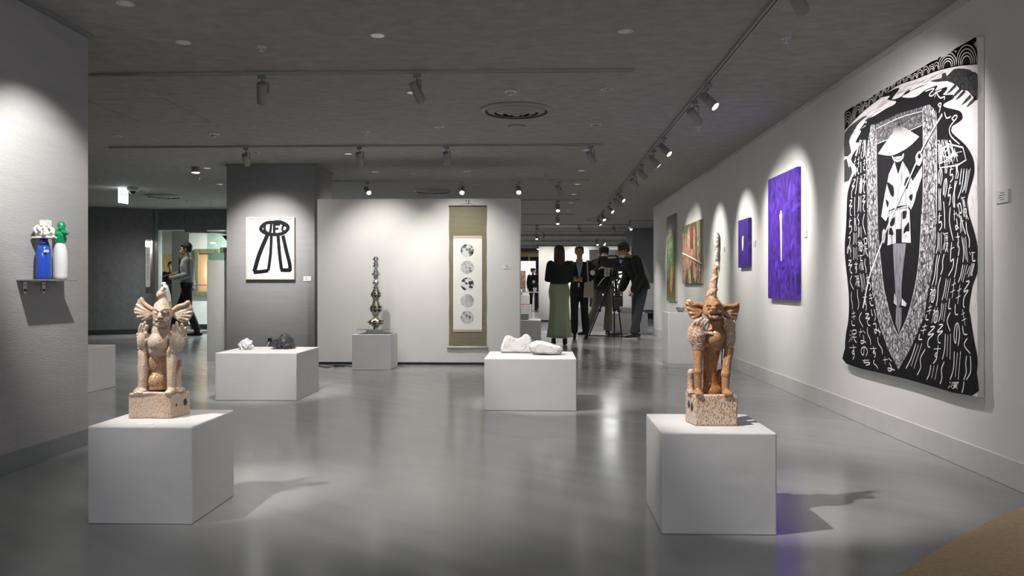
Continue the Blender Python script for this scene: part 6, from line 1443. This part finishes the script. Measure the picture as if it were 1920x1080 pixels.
# man in the beanie leaning in
bp2 = fl(1182, 634.5)
J_ = dict(hip=V(0, .10, .94), waist=V(0, .06, 1.08), chest=V(0, -.06, 1.30), neck=V(0, -.14, 1.47), head=V(0, -.24, 1.59), tilt=.30,
          shR=V(-.18, -.08, 1.40), elR=V(-.21, -.08, 1.12), wrR=V(-.16, -.20, .90), shL=V(.18, -.08, 1.40), elL=V(.22, .0, 1.12), wrL=V(.19, -.12, .88),
          thR=V(-.085, .10, .90), knR=V(-.10, .04, .50), anR=V(-.11, .06, .09), thL=V(.085, .10, .90), knL=V(.10, .02, .50), anL=V(.12, -.10, .09))
o, J, M = person((bp2.x + .10, bp2.y, 0), -math.radians(72), 'person in an olive beanie and black jacket leaning left towards the camera, dark jeans', J_, 1.045, top=m_suit, low=m_jean, tg=.045, flare=.02, top_lo=-.05, hc=.9)
hair(o, M); eyes(o, M)
b = MB(); b.ell((0, .016, .062), (.094, .106, .082)); b.loft([(0, .014, .005, .092, .105), (0, .014, .02, .097, .110), (0, .014, .05, .096, .109), (0, .014, .06, .090, .10)]); onhead(o, M, b, 'beanie', mat('olive_knit', (.07, .052, .022), .95, bump=(150, .8)), remesh=.006, relax=1, smooth=True)
onhead(o, M, MB().ell((0, -.040, -.088), (.055, .055, .032)), 'face_mask', m_mask, smooth=True)
MB().tube([(-.05, -.10, 1.475), (0, -.07, 1.50), (.05, -.10, 1.475)], .010, 8).build('collar_piping', mat('brown_piping', (.25, .16, .10), .8), o)
for s in 'RL':
    a = J['an' + s]; b = MB(); b.prism([(a.x - .045, a.y + .06), (a.x - .05, a.y - .14), (a.x - .03, a.y - .215), (a.x + .03, a.y - .215), (a.x + .05, a.y - .14), (a.x + .045, a.y + .06)], 2, .0, .026); b.build('shoe_sole', mat('sole_white', (.6, .58, .56), .6), o, bevel=.006)
hw = o.matrix_basis @ J['wrR']
fu = empty('folded_bag', (hw.x - .11, hw.y - .09, hw.z - .16), 'striped dark soft bag hanging from the hand of the person in the beanie', 'bag')
b = MB()
for i in range(8): b.ell((.012 * math.sin(i), 0, .09 - i * .045), (.055 - .003 * i, .045, .030))
b.build('bag_body', m_suit, fu, remesh=.008, smooth=True)
b = MB()
for i in range(7): b.loft([(.01 * math.sin(i), 0, .07 - i * .045 - .006, .056 - .003 * i, .047), (.01 * math.sin(i), 0, .07 - i * .045 + .006, .056 - .003 * i, .047)])
b.build('stripe', mat('stripe_grey', (.3, .3, .3), .8), fu)
# bag on the floor by the tripod foot
q = fl(1158, 629); tag(MB().ell((0, 0, .03), (.13, .09, .03)).ell((.05, .03, .035), (.07, .06, .034)).build('cable_pouch', mat('blue_black_nylon', (.02, .02, .06), .6), None, (q.x - .03, q.y + .12, 0), remesh=.01, smooth=True), 'flat dark blue pouch lying on the floor by the tripod foot', 'pouch')
# walking man at the left
lp = fl(352, 630)
J_ = dict(head=V(0, -.03, 1.61), neck=V(0, 0, 1.46), tilt=.08, shR=V(-.17, .0, 1.40), elR=V(-.21, .03, 1.14), wrR=V(-.12, -.20, 1.10), shL=V(.17, .02, 1.40), elL=V(.21, .06, 1.14), wrL=V(.13, -.19, 1.08),
          thR=V(-.08, 0, .90), knR=V(-.09, -.16, .52), anR=V(-.10, -.30, .12), thL=V(.08, 0, .90), knL=V(.09, .03, .50), anL=V(.10, .20, .09), toeR=V(0, -1, .12), toeL=V(0, -1, 0))
o, J, M = person((lp.x, lp.y, 0), -math.radians(78), 'person walking left in profile with glasses, grey shirt, dark tie and black trousers, holding papers', J_, 1.06, top=m_shirt, low=m_suit, tg=.022, top_lo=.0, hl={'R': (V(.3, -1, .1), V(0, 0, 1)), 'L': (V(-.2, -1, .05), V(0, 0, 1))}, hc=.8)
hair(o, M); eyes(o, M)
b = MB()
for s in (-1, 1): b.tube([(s * .03 + .021 * math.cos(t), -.096, .006 + .016 * math.sin(t)) for t in [2 * math.pi * i / 14 for i in range(15)]], .0022, 6); b.tube([(s * .051, -.094, .01), (s * .08, .01, .012)], .0022, 6)
b.tube([(-.009, -.098, .01), (.009, -.098, .01)], .0022, 6); onhead(o, M, b, 'glasses', m_black)
b = MB(); b.prism([(-.02, 1.45), (.02, 1.45), (.03, 1.15), (0, 1.10), (-.03, 1.15)], 1, -.155, -.13); b.build('tie', m_suit, o); MB().loft([(0, 0, .955, .186, .138), (0, 0, .995, .180, .132)]).build('belt', m_shoe, o)
pw = o.matrix_basis @ Vector((0, -.34, 1.14)); pp = tag(MB().box((0, 0, 0), (.30, .22, .006), (.12, -.35, .1)).build('papers', m_card, None, pw, bevel=.001), 'white sheets held in the hands of the walking person in glasses', 'papers')
# dark figure behind the opening
qp = fl(322, 606)
o, J, M = person((onY(320.5, 500, 20.4).x, 20.4, 0), .3, 'person in black standing in the yellow lit opening behind the walking man', {}, .93, voxel=.01); hair(o, M)
# masked woman far down the hall
o, J, M = person((onY(999.5, 500, 31.6).x, 31.6, 0), .35, 'person in black with a white face mask behind the far table', dict(elL=V(.24, 0, 1.2), wrL=V(.12, -.05, 1.44)), .98, top=m_navy2, voxel=.01)
hair(o, M, 'bushy'); onhead(o, M, MB().ell((0, -.062, -.035), (.062, .058, .055)), 'face_mask', m_mask, smooth=True)
# table with small things far down the hall
ty = 30.0; tx0 = onY(975, 500, ty).x; tx1 = onY(1010.5, 500, ty).x; tzz = onY(990, 547.3, ty).z
tb = empty('table', ((tx0 + tx1) / 2, ty, 0), 'white far table with slim legs holding a flower pot', 'table'); w_ = (tx1 - tx0) / 2
MB().box2((-w_, -.02, tzz - .03), (w_, .6, tzz)).build('table_top', m_card, tb)
for x_ in (-w_ + .04, w_ - .2):
    for y_ in (.03, .55): MB().box2((x_, y_, 0), (x_ + .04, y_ + .04, tzz - .03)).build('leg', m_alu, tb)
q = onY(1003, 547, ty + .2); pt = empty('potted_flower', (q.x, ty + .2, tzz + .0005), 'white pot with one white flower on the far table', 'potted plant')
MB().lathe([(.055, 0), (.08, .16), (.072, .16), (.06, .14)]).build('pot', m_card, pt); MB().tube([(0, 0, .12), (-.02, 0, .25), (-.04, 0, .36)], .006, 6).build('stem', m_gr if False else mat('stem_green', (.05, .12, .03), .7), pt)
b = MB(); 
for i in range(6): b.ell((-.045 + .035 * math.cos(i), .02 * math.sin(i * 2), .38 + .03 * math.sin(i)), (.035, .02, .022), (0, .5 * i, 0), n=10, m=6)
b.build('flower', m_card, pt, smooth=True)
for i, (px, t) in enumerate(((980.5, 'left small pale figurine on the far table'), (984, 'right small pale figurine on the far table'))):
    q = onY(px, 547, ty + .1); b = MB(); b.lathe([(.03, 0), (.035, .05), (.02, .12), (.028, .16), (.0, .20)], n=16); tag(b.build('figurine', mat('pale_yellow_clay', (.6, .56, .4), .5), None, (q.x, ty + .12, tzz + .0005), smooth=True), t, 'figurine')
struct(MB().box2((onY(960, 500, 33.2).x, 33.2, 0), (onY(1004.5, 500, 33.2).x, 33.35, onY(990, 489.4, 33.2).z)), 'wall_partition_back', m_panel)
q0, q1 = onY(978, 541, 33.15), onY(984, 507, 33.15); ap = empty('brown_artwork', ((q0.x + q1.x) / 2, 33.198, (q0.z + q1.z) / 2), 'narrow brown and red artwork on the pale partition at the back of the hall', 'painting')
MB().box2((-.10, -.03, -.36), (.10, 0, .36)).build('canvas', mat('brown_paint', (.22, .10, .06), .6, noise=(12, .8)), ap)
